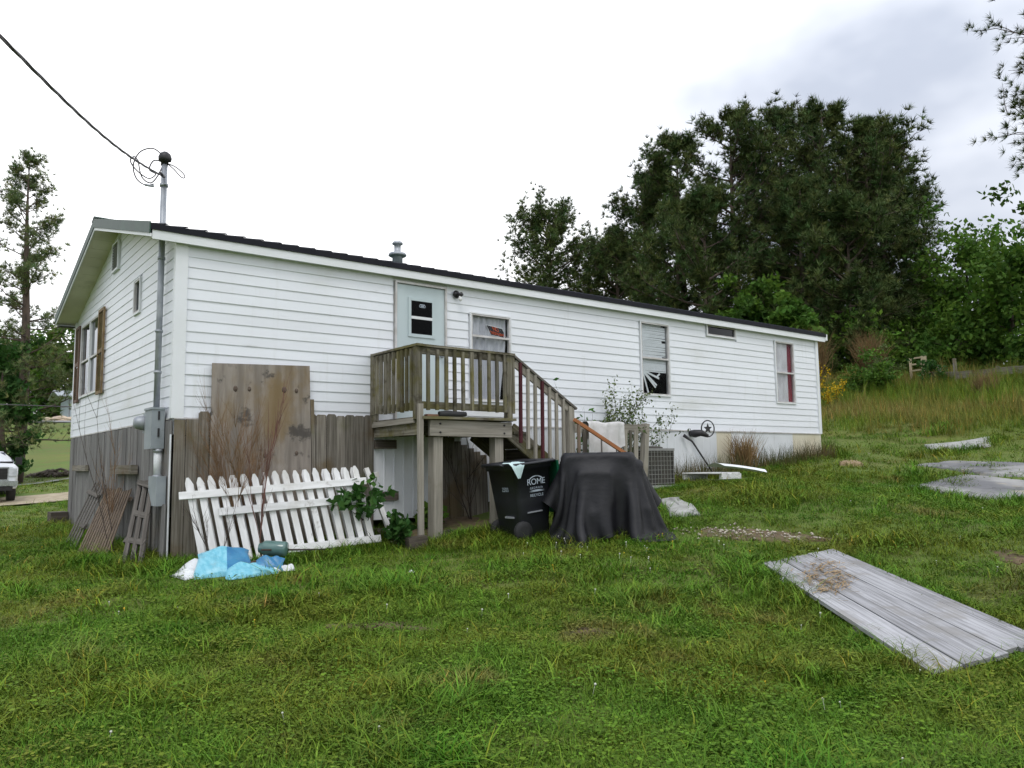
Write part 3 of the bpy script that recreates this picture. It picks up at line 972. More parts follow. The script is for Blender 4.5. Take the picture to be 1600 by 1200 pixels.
for k in range(7):                            # grey boards propped under the stairs
    xx = 3.72+k*.115
    MB().board((xx, -.06-.012*(k % 2), G(xx, -.1)-.03), (xx-.02, -.045, -.15-.1*k*.5), .11, .016, (0, 1, 0)).build('skirting_board', M_greywood, house)
# skirting on the two far sides closes the crawl space
x = .0
while x < HL-.1:
    MB().box((x, HW-.03, G(x+.4, HW)-.2), (min(x+.9, HL)-.004, HW-.012, -.022)).build('skirting_panel', M_metalskirt, house)
    x += .9
y = .02
while y < HW-.1:
    MB().box((HL-.03, y, G(HL, y+.4)-.2), (HL-.012, min(y+.9, HW-.04)-.004, -.022)).build('skirting_panel', M_creamskirt, house)
    y += .9
# short boards nailed across the skirting
MB().box((-.09, 4.85, -.62), (-.045, 6.1, -.52)).build('nailed_board', M_greywood, house)
MB().box((-.13, 1.45, -.66), (-.045, 2.75, -.54)).build('nailed_board', M_greywood, house)
MB().box((2.58, -.05, -.36), (2.92, -.03, -.24)).build('nailed_board', M_rotwood, house)
MB().box((2.58, -.055, -1.06), (2.95, -.03, -.94)).build('nailed_board', M_rotwood, house)

# corner of the meter: boxes, pipe and mast
mast = thing('service_mast', 'tall grey metal electric service mast rising through the roof corner', 'mast', (-.085, .43, -.0))
mp_ = MB(); mp_.tube([(-.085, .43, .12), (-.085, .43, 1.5), (-.085, .43, 3.15)], .036, 12); mp_.build('conduit', M_galv, mast)
wh = MB()
wh.lathe([(.03, -.06), (.042, -.05), (.045, 0), (.075, .01), (.08, .05), (.06, .10), (.02, .125)], Matrix.Translation((-.085, .43, 3.19)) @ Matrix.Rotation(.25, 4, 'X'), n=14)
wh.build('weatherhead', M_iron, mast)
for z in (.55, 1.05, 1.95):
    MB().lathe([(.046, 0), (.046, .03)], Matrix.Translation((-.085, .43, z)), n=12).build('strap', M_galv, mast)
cl_ = MB(); cl_.lathe([(.05, 0), (.05, .035)], Matrix.Translation((-.085, .43, 2.87)), n=12)
cl_.board((-.085, .34, 2.887), (-.085, .52, 2.887), .03, .02); cl_.build('cable_clamp', M_galv, mast)
meter = thing('electric_meter_box', 'grey electric meter box on the corner of the house', 'meter box', (-.1, .36, -.35))
MB().box((-.19, .20, -.36), (-.045, .52, .10)).build('cabinet', M_greypaint, meter)
MB().box((-.20, .19, .10), (-.04, .53, .125)).build('cabinet_lid', M_greypaint, meter)
for z in (.03, -.17):
    MB().box((-.12, .19, z-.05), (-.10, .20, z+.05)).build('latch', M_iron, meter)
MB().lathe([(.085, 0), (.09, .02), (.075, .09), (.05, .12)], Matrix.Translation((-.19, .62, -.04)) @ Matrix.Rotation(-PI/2, 4, 'Y') @ Matrix.Translation((0, 0, -.02)), n=18).build('meter_glass', M_galv, meter)
MB().box((-.17, .53, -.16), (-.05, .70, .07)).build('meter_socket', M_greypaint, meter)
lower = thing('lower_utility_box', 'small grey utility box below the white conduit by the corner', 'utility box', (-.1, .2, -1.05))
MB().box((-.15, .05, -1.02), (-.045, .42, -.68)).build('cabinet', M_greypaint, lower)
pv = MB(); pv.tube([(-.095, .24, -.68), (-.095, .26, -.36)], .045, 14); pv.build('white_conduit', M_pvc, lower)
MB().lathe([(.055, 0), (.055, .035)], Matrix.Translation((-.095, .25, -.40)), n=14).build('coupling', M_galv, lower)
MB().lathe([(.055, 0), (.055, .03)], Matrix.Translation((-.095, .245, -.70)), n=14).build('coupling', M_galv, lower)
MB().box((-.05, -.075, -1.75), (-.035, -.058, -.2)).build('ground_strip', M_pvc, lower)

# ------------------------------------------------------------------ things against the long wall
ply = thing('plywood_sheet', 'weathered grey-brown plywood sheet standing against the white wall', 'plywood', (1.02, -.1, -1.6))
mb = MB()
mb.hexa([(.40, -.105, -1.58), (1.68, -.115, -1.56), (1.68, -.10, -1.56), (.40, -.09, -1.58)], [(.40, -.085, .655), (1.625, -.085, .70), (1.625, -.07, .70), (.40, -.07, .655)])
mb.build('sheet', M_ply, ply)
for (x, z) in ((.68, .36), (.85, .365), (1.29, .375), (1.45, .37), (1.06, -.45), (1.46, -.42)):
    kb = MB(); kb.lathe([(random.uniform(.022, .034), -.004), (.02, .004), (.004, .006)], Matrix.Translation((x, -.0885-.008*(.67-z)/1.0, z)) @ Matrix.Rotation(PI/2, 4, 'X') @ Matrix.Scale(1.35, 4, (0, 1, 0)), n=10)
    kb.build('knot', M_knot, ply)
sl = thing('grey_slat_board', 'thin grey board standing beside the plywood sheet', 'board', (1.68, -.12, -1.5))
MB().board((1.72, -.11, -1.52), (1.665, -.08, .27), .045, .018, (0, 1, 0)).build('plank', M_greywood, sl)

# ------------------------------------------------------------------ deck and stairs
deck = thing('wooden_deck', 'weathered mossy wooden deck with picket railing and stairs below the door', 'deck', (3.3, -.6, -1.5))
DX0, DX1, DY = 2.57, 4.07, -1.2
y = -.05
while y > DY+.02:
    MB().board((DX0+.02, y-.066, .0), (DX1-.02, y-.066, random.uniform(-.004, .004)), .132, .034).build('deck_board', M_deckwood, deck)
    y -= .139
MB().board((2.72, DY-.022, -.125), (4.01, DY-.022, -.135), .042, .20).build('beam', M_postwood, deck)
for (bx, bz) in ((2.87, -.07), (2.87, -.18), (3.88, -.075), (3.88, -.18)):
    MB().lathe([(.014, 0), (.012, .012)], Matrix.Translation((bx, DY-.043, bz)) @ Matrix.Rotation(PI/2, 4, 'X'), n=8).build('bolt', M_iron, deck)
MB().board((DX0+.02, -.03, -.12), (DX0+.02, DY+.0, -.12), .04, .18).build('joist', M_deckwood, deck)
MB().board((DX0-.02, -.03, -.045), (DX0-.022, DY+.05, -.03), .035, .07).build('side_board', M_postwood, deck)
for xx in (2.97, 3.4, 3.8):
    MB().board((xx, -.05, -.11), (xx, DY+.0, -.11), .04, .17).build('joist', M_deckwood, deck)
MB().board((DX1-.05, -.03, -.11), (DX1-.05, DY+.0, -.11), .04, .17).build('joist', M_deckwood, deck)
for (px_, m) in ((2.87, M_postwood), (3.83, M_postwood)):
    MB().board((px_, DY+.08, G(px_, DY)-.15), (px_+.005, DY+.08, -.235), .135, .135, (0, 1, 0)).build('post', m, deck)
MB().board((2.575, DY-.065, G(2.57, DY)-.1), (2.565, DY-.06, .17), .075, .035, (0, 1, 0)).build('prop_post', M_postwood, deck)
# railing, front
for (xx, w_) in ((2.575, .085), (4.0, .085), (4.06, .04)):
    MB().board((xx, DY+.02, -.02 if w_ > .05 else .09), (xx, DY+.02, .895), w_, .085 if w_ > .05 else .10, (0, 1, 0)).build('rail_post', M_deckwood, deck)
MB().board((2.62, DY-.005, .845), (3.955, DY-.005, .835), .035, .09).build('top_rail', M_deckwood, deck)
MB().board((2.55, DY+.0, .91), (4.08, DY+.0, .895), .09, .03).build('rail_cap', M_deckwood, deck)
MB().board((2.62, DY-.005, .16), (3.955, DY-.005, .15), .035, .09).build('bottom_rail', M_deckwood, deck)
for k in range(10):
    xx = 2.69+k*.1345+random.uniform(-.006, .006)
    MB().board((xx, DY-.042, .10+random.uniform(-.01, .01)), (xx+random.uniform(-.006, .006), DY-.042, .875+random.uniform(-.012, .01)), .040, .036, (0, 1, 0)).build('baluster', M_deckwood, deck)
# railing, left side
MB().board((DX0+.0, -.06, -.02), (DX0+.0, -.06, .90), .085, .085, (0, 1, 0)).build('rail_post', M_deckwood, deck)
MB().board((DX0, -.11, .845), (DX0, DY+.07, .845), .035, .09).build('top_rail', M_deckwood, deck)
MB().board((DX0, -.02, .912), (DX0, DY-.05, .912), .09, .03).build('rail_cap', M_deckwood, deck)
MB().board((DX0, -.11, .16), (DX0, DY+.07, .15), .035, .09).build('bottom_rail', M_deckwood, deck)
for k in range(10):
    yy = -.09-k*.113+random.uniform(-.006, .006)
    MB().board((DX0-.038, yy, .09+random.uniform(-.012, .01)), (DX0-.038, yy+random.uniform(-.006, .006), .875+random.uniform(-.012, .01)), .036, .042, (0, 1, 0)).build('baluster', M_deckwood, deck)
# stairs
for yy in (DY+.05, -.30):
    MB().board((4.05, yy, -.14), (5.42, yy, -1.10), .04, .24).build('stringer', M_deckwood, deck)
for k in range(5):
    xx, zz = 4.22+k*.265, -.17-k*.185
    MB().board((xx, DY+.01, zz), (xx, -.26, zz), .28, .036).build('tread', M_deckwood, deck)
    if k < 4:
        MB().board((xx+.125, DY+.075, zz-.105), (xx+.125, -.33, zz-.105), .02, .17).build('riser', M_rotwood, deck)
z_top = lambda x: .87-(x-4.08)*.607
MB().board((4.09, DY-.0, z_top(4.09)-.075), (5.06, DY-.0, z_top(5.06)-.075), .035, .10).build('stair_rail', M_postwood, deck)
MB().board((4.07, DY+.0, z_top(4.07)), (5.20, DY+.0, z_top(5.20)), .095, .03).build('rail_cap', M_slatgrey, deck)
MB().board((5.11, DY+.01, G(5.1, DY)-.1), (5.105, DY+.01, z_top(5.11)-.015), .10, .09, (0, 1, 0)).build('newel_post', M_postwood, deck)
for k in range(7):
    xx = 4.175+k*.128
    m = M_redwood if k in (0, 3) else M_postwood
    MB().board((xx-.01, DY-.036, -.30-k*.1+random.uniform(-.03, .03)), (xx, DY-.036, z_top(xx)-.022), .040, .036, (0, 1, 0)).build('baluster', m, deck)
# odd pieces under and on the deck
tag(MB().tube([(2.86, DY-.03, .045), (3.0, DY-.05, .055), (3.12, DY-.045, .05), (3.26, DY-.04, .06)], [.04, .045, .042, .03], 10).build('rubber_hose_piece', M_blackrubber),
    'short black rubber hose lying on the deck edge', 'hose')
tag(MB().box((2.68, DY-.05, -.02), (2.84, DY+.03, .045)).build('brick_piece', mat('rusty_block', (0.20, 0.09, 0.05), (0.12, 0.07, 0.04))), 'rusty brown block on the front edge of the deck', 'block')
tag(MB().board((2.35, -1.32, G(2.35, -1.32)+.06), (2.58, -1.36, G(2.58, -1.36)+.07), .15, .14).build('wood_block', M_rotwood), 'short wooden block on the ground beside the thin prop post', 'block')
for k, (x, y, l, a, r, lb) in enumerate(((3.25, -.95, .8, .3, .035, 'upper grey rotting branch on the ground under the deck'), (3.2, -1.1, .75, .12, .03, 'lower grey rotting branch on the ground under the deck'),
                                     (2.45, -.55, .55, -.2, .06, 'dark log lying in the gap under the white skirting'))):
    c, s_ = math.cos(a), math.sin(a)
    pts = [(x+c*(t-.5)*l, y+s_*(t-.5)*l, G(x+c*(t-.5)*l, y+s_*(t-.5)*l)+r*.9+.02*math.sin(t*6)) for t in np.linspace(0, 1, 6)]
    tag(MB().tube(pts, [r*q for q in (.8, 1, 1, .95, .8, .5)], 8).build('rotten_branch' if k < 2 else 'log', M_rotwood), lb, 'branch' if k < 2 else 'log')

# lower railing panel beyond the stairs
lr = thing('lower_railing', 'short grey wooden railing panel with thick end post beyond the stairs', 'railing', (6.1, -1.05, -1.1))
MB().board((6.72, -1.05, G(6.7, -1.05)-.1), (6.84, -1.05, .02), .085, .10, (0, 1, 0)).build('post', M_postwood, lr)
MB().board((5.25, -1.05, -.08), (6.77, -1.05, -.055), .04, .13).build('top_rail', M_postwood, lr)
MB().board((5.25, -1.05, -.98), (6.68, -1.05, -.80), .04, .09).build('bottom_rail', M_postwood, lr)
for k in range(11):
    xx = 5.38+k*.12
    MB().board((xx-.03, -1.085, -.95+.012*k), (xx, -1.085, -.09), .085 if k % 3 else .05, .02, (0, 1, 0)).build('picket', M_greywood if k % 2 else M_postwood, lr)
st_ = thing('orange_handrail_stick', 'orange-brown wooden handrail pole slanting in front of the lower railing', 'pole', (5.1, -1.3, -1.1))
MB().board((5.09, -1.3, .03), (6.22, -1.3, -.505), .035, .05).build('rail', M_copper, st_)
for (xx, zb) in ((5.17, -1.2), (5.62, -1.15), (5.93, -1.12)):
    MB().tube([(xx, -1.3, zb), (xx, -1.3, .0-(xx-5.09)*.4735)], .012 if xx > 5.2 else .024, 8).build('rod', M_slatgrey if xx > 5.2 else M_brownwood, st_)
rows = []
for i in range(19):
    t = i/18
    row = []
    for j in range(22):
        s_ = j/21
        x = 5.52+.78*s_+(.05*math.sin(s_*5)*abs(t-.4))
        drop = (.78-.42*s_) if s_ > .25 else (.52+.5*s_)
        d = t*(drop+.35)-.35
        fy = -1.125-.02*math.sin(s_*17+t*2)-.05*max(0, d)
        z = .025-max(0, d)
        if d < 0:
            k_ = min(1, -d/.08)
            fy = -1.125+.145*k_; z = .028-max(0, -d-.08)
        row.append((x-.06*max(0, d)*(1-s_), fy, z+.012*math.sin(s_*9)))
    rows.append(row)
tag(MB().sheet(rows).build('draped_cloth', M_cloth), 'dirty white cloth draped over the lower railing', 'cloth')

# ------------------------------------------------------------------ black cart with green lid
def cart(loc, rz, tilt):
    root = thing('recycling_cart', 'black wheeled recycling cart with pale city emblem and green lid', 'recycling cart', loc, local=True)
    H = .98
    def ring(z, a, b, r=.05, n=4):
        out = []
        for (cx, cy, a0) in ((a-r, b-r, 0), (-a+r, b-r, PI/2), (-a+r, -b+r, PI), (a-r, -b+r, 1.5*PI)):
            for i in range(n+1):
                an = a0+PI/2*i/n
                out.append((cx+r*math.cos(an), cy+r*math.sin(an), z))
        return out
    mb = MB()
    mb.sheet([ring(0, .20, .23), ring(.03, .215, .25), ring(.5, .25, .285), ring(.86, .275, .315), ring(.862, .295, .335), ring(.93, .30, .34)], closed=True)
    mb.sheet([ring(.93, .28, .32), ring(.5, .24, .27), ring(.05, .2, .23)], closed=True)
    mb.add(ring(.03, .21, .24), [tuple(range(20))])
    mb.build('body', M_black, root)
    rm = MB(); rm.sheet([ring(.915, .302, .342), ring(.918, .335, .375), ring(.945, .338, .378), ring(.955, .32, .36), ring(.93, .28, .32)], closed=True)
    rm.build('rim', M_black, root)
    hb = MB(); hb.tube([(-.37, -.24, .93), (-.40, -.2, .95), (-.40, .2, .95), (-.37, .24, .93)], .016, 8); hb.build('handle', M_black, root)
    for sy in (-1, 1):
        wl = MB(); wl.lathe([(.06, 0), (.12, .0), (.125, .01), (.125, .05), (.12, .06), (.06, .06)], Matrix.Translation((-.20, sy*.235+(.0 if sy > 0 else .0), .12)) @ Matrix.Rotation(-PI/2*sy, 4, 'X'), n=18)
        wl.build('wheel', M_blackrubber, root)
    # catch bar recess on the face towards the house steps
    MB().box((-.12, -.292, .33), (.10, -.275, .345)).build('catch_bar', M_galv, root)
    return root


def place_decals(root, M_face):
    """emblem: arc of hill, word, wave and RECYCLE on the front face"""
    mb = MB()
    T = lambda x, y: M_face @ Matrix.Translation((x, y, 0.0))
    for txt, size, yy, sp in (('ROME', .105, .0, .95), ('GEORGIA', .036, -.075, 1.35), ('RECYCLE', .047, -.165, 1.05)):
        vs, fs = text_mb(txt, size, T(0.0, yy), spacing=sp)
        mb.add(vs, fs)
    for (r0, r1, a0, a1, cy) in ((.150, .162, .28, .72, -.085), (.118, .126, .30, .52, -.052)):
        pts = [(r0*math.cos(PI*a), r0*math.sin(PI*a)+cy) for a in np.linspace(a0, a1, 14)]+[(r1*math.cos(PI*a), r1*math.sin(PI*a)+cy) for a in np.linspace(a1, a0, 14)]
        n = 14
        vs = [M_face @ Vector((x, y, 0)) for x, y in pts]
        mb.add(vs, [(i, i+1, 2*n-2-i, 2*n-1-i) for i in range(n-1)])
    for k in range(2):
        xs = np.linspace(-.11, .12, 14)
        up = [(x, -.108-.012*k+.010*math.sin((x+.11)*14)) for x in xs]
        lo = [(x, y-.010*math.sin((x+.11)/.23*PI)) for x, y in up]
        vs = [M_face @ Vector((x, y, 0)) for x, y in up]+[M_face @ Vector((x, y, 0)) for x, y in lo]
        mb.add(vs, [(i, i+1, 14+i+1, 14+i) for i in range(13)])
    mb.build('emblem', M_decal, root)


CART = (3.77, -1.80)
ct = cart((CART[0], CART[1], G(*CART)+.0), 0, 0)
# front face is local -y; it slopes outward slightly
sl_a = math.atan2(.06, .86)
Mf = Matrix.Translation((.035, -.3045, .70)) @ Matrix.Rotation(PI/2+sl_a, 4, 'X')
place_decals(ct, Mf)
nm = MB()
Mn = Matrix.Translation((-.2635, -.06, .63)) @ Matrix.Rotation(-PI/2, 4, 'Z') @ Matrix.Rotation(PI/2+.04, 4, 'X')
vs, fs = text_mb('2503', .075, Mn @ Matrix.Translation((0, 0, .004)), spacing=1.0); nm.add(vs, fs)
nm.build('number_plate', M_decal, ct)
MB().box((-.262, -.16, .28), (-.238, .02, .30)).build('catch_bar', M_galv, ct)
lid = MB()
rows = []
for i in range(9):
    t = i/8
    row = []
    for j in range(9):
        s_ = j/8
        row.append((.345+.05*math.sin(t*PI)*math.sin(s_*PI)+.02*t, -.35+.70*s_, .93-.60*t-.06*t*t))
    rows.append(row)
lid.sheet(rows)
lid.sheet([[(x+.03, y, z) for x, y, z in r] for r in rows][::-1])
for r0, r1 in ((rows[0], None), (rows[-1], None)):
    lid.sheet([r0, [(x+.03, y, z) for x, y, z in r0]])
lid.sheet([[r[0] for r in rows], [(r[0][0]+.03, r[0][1], r[0][2]) for r in rows]])
lid.sheet([[r[-1] for r in rows], [(r[-1][0]+.03, r[-1][1], r[-1][2]) for r in rows]])
lid.build('lid', M_green, ct)
ct.rotation_euler = (math.radians(0), math.radians(-6), math.radians(-4))
# mint rag on the rim
rows = []
_m = ct.matrix_basis
for i in range(9):
    t = i/8
    row = []
    for j in range(9):
        s_ = j/8-.5
        wdt = .24*(1-.8*max(0, t-.35)/.65)
        d = t*.36-.14
        if d < 0: q = (-.26+s_*wdt+.03*t, -.345-d*.95, .962+.012*math.sin(s_*12))
        else: q = (-.26+s_*wdt, -.385-.01*math.sin(s_*11), .962-d*.85)
        row.append(tuple(Vector(ct.location)+ct.rotation_euler.to_matrix() @ Vector(q)))
    rows.append(row)
tag(MB().sheet(rows).build('mint_rag', M_mint), 'pale mint rag hanging over the rim of the black cart', 'rag')

# ------------------------------------------------------------------ covered grill
def cover():
    """stiff cloth settled over a grill-shaped body by a small position-based solver"""
    cx, cy = 4.45, -2.56
    ax = np.array((.70, -.714)); ay = np.array((.714, .70))
    nx, ny, sx, sy = 74, 74, 1.96, 2.10
    u, v = np.meshgrid(np.linspace(-sx/2, sx/2, nx), np.linspace(-sy/2, sy/2, ny), indexing='ij')
    rg = np.random.default_rng(9)
    ca, sa = math.cos(.24), math.sin(.24)
    bump = .03*np.sin(5*u+3*v)+.03*np.sin(-4*u+6*v+1)
    X = np.stack([u*ca-v*sa-.05, u*sa+v*ca-.05, 1.13+bump+rg.normal(size=u.shape)*.004], -1)
    base = G(cx, cy)
    gx = (G(cx+ax[0]*.5, cy+ax[1]*.5)-G(cx-ax[0]*.5, cy-ax[1]*.5)); gy = (G(cx+ay[0]*.5, cy+ay[1]*.5)-G(cx-ay[0]*.5, cy-ay[1]*.5))
    P_ = X.copy()
    dx, dy = sx/(nx-1), sy/(ny-1)
    S = slice
    cons = []
    def pairs(di, dj, k):
        L0 = math.hypot(di*dx, dj*dy)
        st = max(abs(di), abs(dj))
        for o in range(2):
            if di >= abs(dj):
                idx = np.arange(nx-di); sel = idx[(idx//di) % 2 == o]
                jj = np.arange(max(0, -dj), ny-max(0, dj))
                cons.append((np.ix_(sel, jj), np.ix_(sel+di, jj+dj), L0, k))
            else:
                jd = np.arange(ny-dj); sel = jd[(jd//dj) % 2 == o]
                cons.append((np.ix_(np.arange(nx), sel), np.ix_(np.arange(nx), sel+dj), L0, k))
    pairs(1, 0, 1); pairs(0, 1, 1); pairs(1, 1, .6); pairs(1, -1, .6); pairs(2, 0, .5); pairs(0, 2, .5); pairs(5, 0, .22); pairs(0, 5, .22)
    boxes = [((-.54, .36), (-.24, .26), 1.0), ((-.56, .46), (-.19, .2), .90), ((-.34, .10), (-.33, .0), .78), ((.24, .54), (-.30, .16), .34), ((-.2, .0), (-.42, -.2), .30)]
    for it in range(200):
        V_ = (X-P_)*.965
        P_ = X.copy()
        X += V_
        X[..., 2] -= .0024
        for rep in range(4):
            for a, b, L0, k in cons:
                xa, xb = X[a], X[b]
                d = xb-xa
                c = d*(1-L0/(np.linalg.norm(d, axis=-1, keepdims=True)+1e-9))*.5*k
                X[a] = xa+c; X[b] = xb-c
            for (x0, x1), (y0, y1), h in boxes:
                x, y, z = X[..., 0], X[..., 1], X[..., 2]
                ins = (x > x0) & (x < x1) & (y > y0) & (y < y1) & (z < h)
                w = np.stack([x-x0, x1-x, y-y0, y1-y, (h-z)*.8], 0).argmin(0)
                for q, (axi, val) in enumerate(((0, x0), (0, x1), (1, y0), (1, y1), (2, h))):
                    mm = ins & (w == q)
                    X[..., axi][mm] = val
                    if q == 4:
                        P_[mm] = X[mm]
            gz = .012+gx*X[..., 0]+gy*X[..., 1]
            low = X[..., 2] < gz
            X[..., 2] = np.maximum(X[..., 2], gz)
            P_[low] = P_[low]*.3+X[low]*.7
    W_ = np.stack([cx+ax[0]*X[..., 0]+ay[0]*X[..., 1], cy+ax[1]*X[..., 0]+ay[1]*X[..., 1], base+X[..., 2]], -1)
    return MB().sheet([[tuple(q) for q in row] for row in W_])


tag(cover().build('covered_grill', M_tarp), 'black cloth cover draped over a grill beside the black cart', 'grill cover')

# ------------------------------------------------------------------ white picket fence panels leaning on the skirting
def picket_panel(label, p0, p1, lean, up, n, m, rails, name='picket_fence_panel', order=1, hs=1.0, group='loose white picket fence panels'):
    """p0, p1: ends of the foot line; lean: horizontal offset of the top; up: height"""
    p0, p1 = Vector(p0), Vector(p1)
    root = thing(name, label, 'fence panel', (p0+p1)/2, group)
    d = (p1-p0); ln = d.length; dn = d.normalized()
    upv = (Vector((lean[0], lean[1], up))).normalized()
    nv = dn.cross(upv).normalized()
    if nv.y > 0: nv = -nv
    tot = Vector((lean[0], lean[1], up)).length
    for k in range(n):
        a = p0+dn*(ln*(k+.5)/n)
        w_ = .072
        tp = tot*hs+random.uniform(-.012, .012)
        sk = random.uniform(-.008, .008)
        poly = [(-w_/2, 0), (w_/2, 0), (w_/2+sk, tp-.06), (.012+sk, tp), (-.012+sk, tp), (-w_/2+sk, tp-.06)]
        MB().prism(poly, lambda x, y, q: a+dn*x+upv*y+nv*q, .0, .02).build('picket', m, root)
    for (f, a, b, w_) in rails:
        q0 = p0+dn*(ln*a)+upv*(tot*f)+nv*(.039*order); q1 = p0+dn*(ln*b)+upv*(tot*f)+nv*(.039*order)
        MB().board(q0, q1, .036, w_, upv).build('rail', m, root)
    return root


picket_panel('white picket fence panel leaning at the front, nearest the grass', (.15, -.62, G(.15, -.62)-.01), (2.14, -1.0, G(2.14, -1.0)-.01), (-.13, .30), .985, 17, M_whitewood, ((.80, -.03, 1.02, .085), (.10, .42, 1.02, .085)))
picket_panel('white picket fence panel leaning behind the front one, offset to the right', (.20, -.50, G(.2, -.5)-.01), (2.18, -.85, G(2.18, -.85)-.01), (-.13, .28), .96, 17, M_whitewood, ((.56, .14, .98, .085),), order=4.2)
lo = thing('loose_white_post', 'loose white painted post leaning at the right end of the picket panels', 'post', (2.25, -.9, G(2.25, -.9)))
MB().board((2.36, -1.0, G(2.36, -1.0)), (2.17, -.60, -.62), .06, .04, (0, 1, 0)).build('plank', M_whitewood, lo)
MB().board((2.20, -.68, -.72), (2.31, -.66, -.70), .03, .07).build('cleat', M_whitewood, lo)

# ------------------------------------------------------------------ slatted wood leaning on the gable
def slat_rack(name, label, feet, tops, n, m, w_, t_, cross, cm=None):
    f0, f1, t0, t1 = [Vector(q) for q in (*feet, *tops)]
    root = thing(name, label, 'slatted panel', (f0+f1)/2)
    nv = (f1-f0).cross(t0-f0).normalized()
    if nv.x > 0: nv = -nv
    for k in range(n):
        s_ = k/(n-1)
        a = f0.lerp(f1, s_); b = t0.lerp(t1, s_)
        d = (b-a)
        MB().board(a-d*random.uniform(0, .03), b+d*random.uniform(-.02, .03), w_, t_, nv).build('slat', m, root)
    for (f, a, b, off, cw) in cross:
        q0 = f0.lerp(f1, a).lerp(t0.lerp(t1, a), f)+nv*off; q1 = f0.lerp(f1, b).lerp(t0.lerp(t1, b), f)+nv*off
        MB().board(q0, q1, .03, cw, (t0-f0).normalized()).build('cross_slat', cm or m, root)
    return root


slat_rack('slatted_panel', 'narrow grey slatted panel leaning farthest along the gable skirting', [(-.62, 3.0, G(-.62, 3.0)), (-.60, 2.35, G(-.6, 2.35))], [(-.06, 4.15, -.80), (-.06, 3.45, -.86)], 5, M_slatgrey, .05, .012, ((.83, -.05, 1.1, .03, .06), (.35, .85, 1.25, .03, .06)))
slat_rack('slatted_panel', 'wide brown slatted panel leaning in the middle of the gable skirting', [(-.66, 1.75, G(-.66, 1.75)-.02), (-.56, .62, G(-.56, .62)-.02)], [(-.07, 3.15, -.88), (-.07, 1.70, -.88)], 12, M_brownwood, .036, .010, ((.90, -.02, 1.02, -.035, .06), (.18, 0, 1, -.035, .06)))
ld = slat_rack('ladder_frame', 'dark grey ladder-like wooden frame leaning nearest the house corner', [(-.50, -.08, G(-.5, -.08)-.02), (-.36, -.22, G(-.36, -.22)-.02)], [(-.10, 1.0, -.74), (-.10, .45, -.78)], 3, M_slatgrey, .05, .035, ((.96, -.1, 1.1, 0.03, .06), (.62, 0, 1.05, .0, .07), (.32, -.25, 1.1, .0, .07)))
tag(MB().board((-.09, .72, G(-.09, .72)), (-.06, .74, -.95), .09, .02, (1, 0, 0)).build('leaning_plank', M_greywood), 'dark grey plank standing behind the ladder-like frame', 'plank')
tag(MB().board((-.10, -.05, G(-.1, -.05)), (-.07, .02, -1.0), .10, .02, (1, 0, 0)).build('leaning_plank', M_greywood2), 'pale grey plank standing at the house corner below the utility box', 'plank')
tag(MB().box((-.32, 6.6, G(-.3, 6.6)), (-.05, 7.0, G(-.3, 6.6)+.28)).build('wood_block', M_rotwood), 'dark wooden block at the far end of the gable skirting', 'block')

# ------------------------------------------------------------------ torn soil bag and jar
def crumple(cx, cy, ax, lx, ly, h, seed, n=26, tilt=0.0):
    """creased film: flat facets with sharp fold lines, its far edge lifted by tilt"""
    r = random.Random(seed)
    ph = [r.uniform(0, 6) for _ in range(8)]
    tri = lambda q: 2*abs(((q/PI) % 2)-1)-1
    rows = []
    c, s_ = math.cos(ax), math.sin(ax)
    for i in range(n):
        row = []
        for j in range(n):
            u, v = i/(n-1)*2-1, j/(n-1)*2-1
            eu = u*(1+.07*tri(2.5*v+ph[0])); ev = v*(1+.09*tri(2.2*u+ph[1]))
            x, y = eu*lx/2, ev*ly/2
            b = (max(0, 1-abs(u)**3)*max(0, 1-abs(v)**3))**.6
            z = h*b*(.55+.3*tri(2.1*u+1.2*v+ph[2])+.15*tri(3.1*v-1.7*u+ph[3]))+h*.16*tri(6*u+4*v+ph[4])*b+.012
            z += tilt*(v+1)*.5*(.8+.2*tri(2*u+ph[6]))
            X, Y = cx+c*x-s_*y, cy+s_*x+c*y
            row.append((X, Y, G(X, Y)+max(.005, z)))
        rows.append(row)
    return rows


bag = thing('torn_soil_bag', 'torn blue and white plastic soil bag lying in front of the white pickets', 'plastic bag', (.35, -1.15, G(.35, -1.15)))
rows = crumple(.27, -1.08, -.30, .54, .40, .12, 3, tilt=.24)
MB().sheet(rows[:15], smooth=False).build('light_blue_film', M_bagblue, bag)
MB().sheet(rows[14:], smooth=False).build('deep_blue_film', M_bagdark, bag)
MB().sheet(crumple(.02, -.92, .2, .40, .40, .16, 5), smooth=False).build('white_film', M_bagwhite, bag)
MB().sheet(crumple(.46, -1.36, -.1, .50, .28, .10, 8, tilt=.06), smooth=False).build('light_blue_film', M_bagblue, bag)
MB().sheet(crumple(.66, -1.32, -.5, .32, .16, .10, 9, tilt=.12), smooth=False).build('deep_blue_film', M_bagdark, bag)
MB().sheet(crumple(.78, -1.42, -.4, .26, .10, .08, 12), smooth=False).build('white_film', M_bagwhite, bag)
MB().sheet(crumple(.60, -1.14, .1, .26, .24, .17, 10)).build('soil', M_soil, bag)
jz = G(.76, -1.12)+.20
jr = MB(); jr.lathe([(.02, -.155), (.075, -.15), (.083, -.13), (.083, .08), (.07, .11), (.055, .12), (.055, .15), (.05, .152), (.045, .12)], Matrix.Translation((.78, -1.14, jz)) @ Matrix.Rotation(math.radians(-42), 4, 'Z') @ Matrix.Rotation(-PI/2+.06, 4, 'Y'), n=22)
jo = jr.build('glass_jar', M_jar)
tag(jo, 'large sea-green glass jar lying on the torn bag', 'jar')
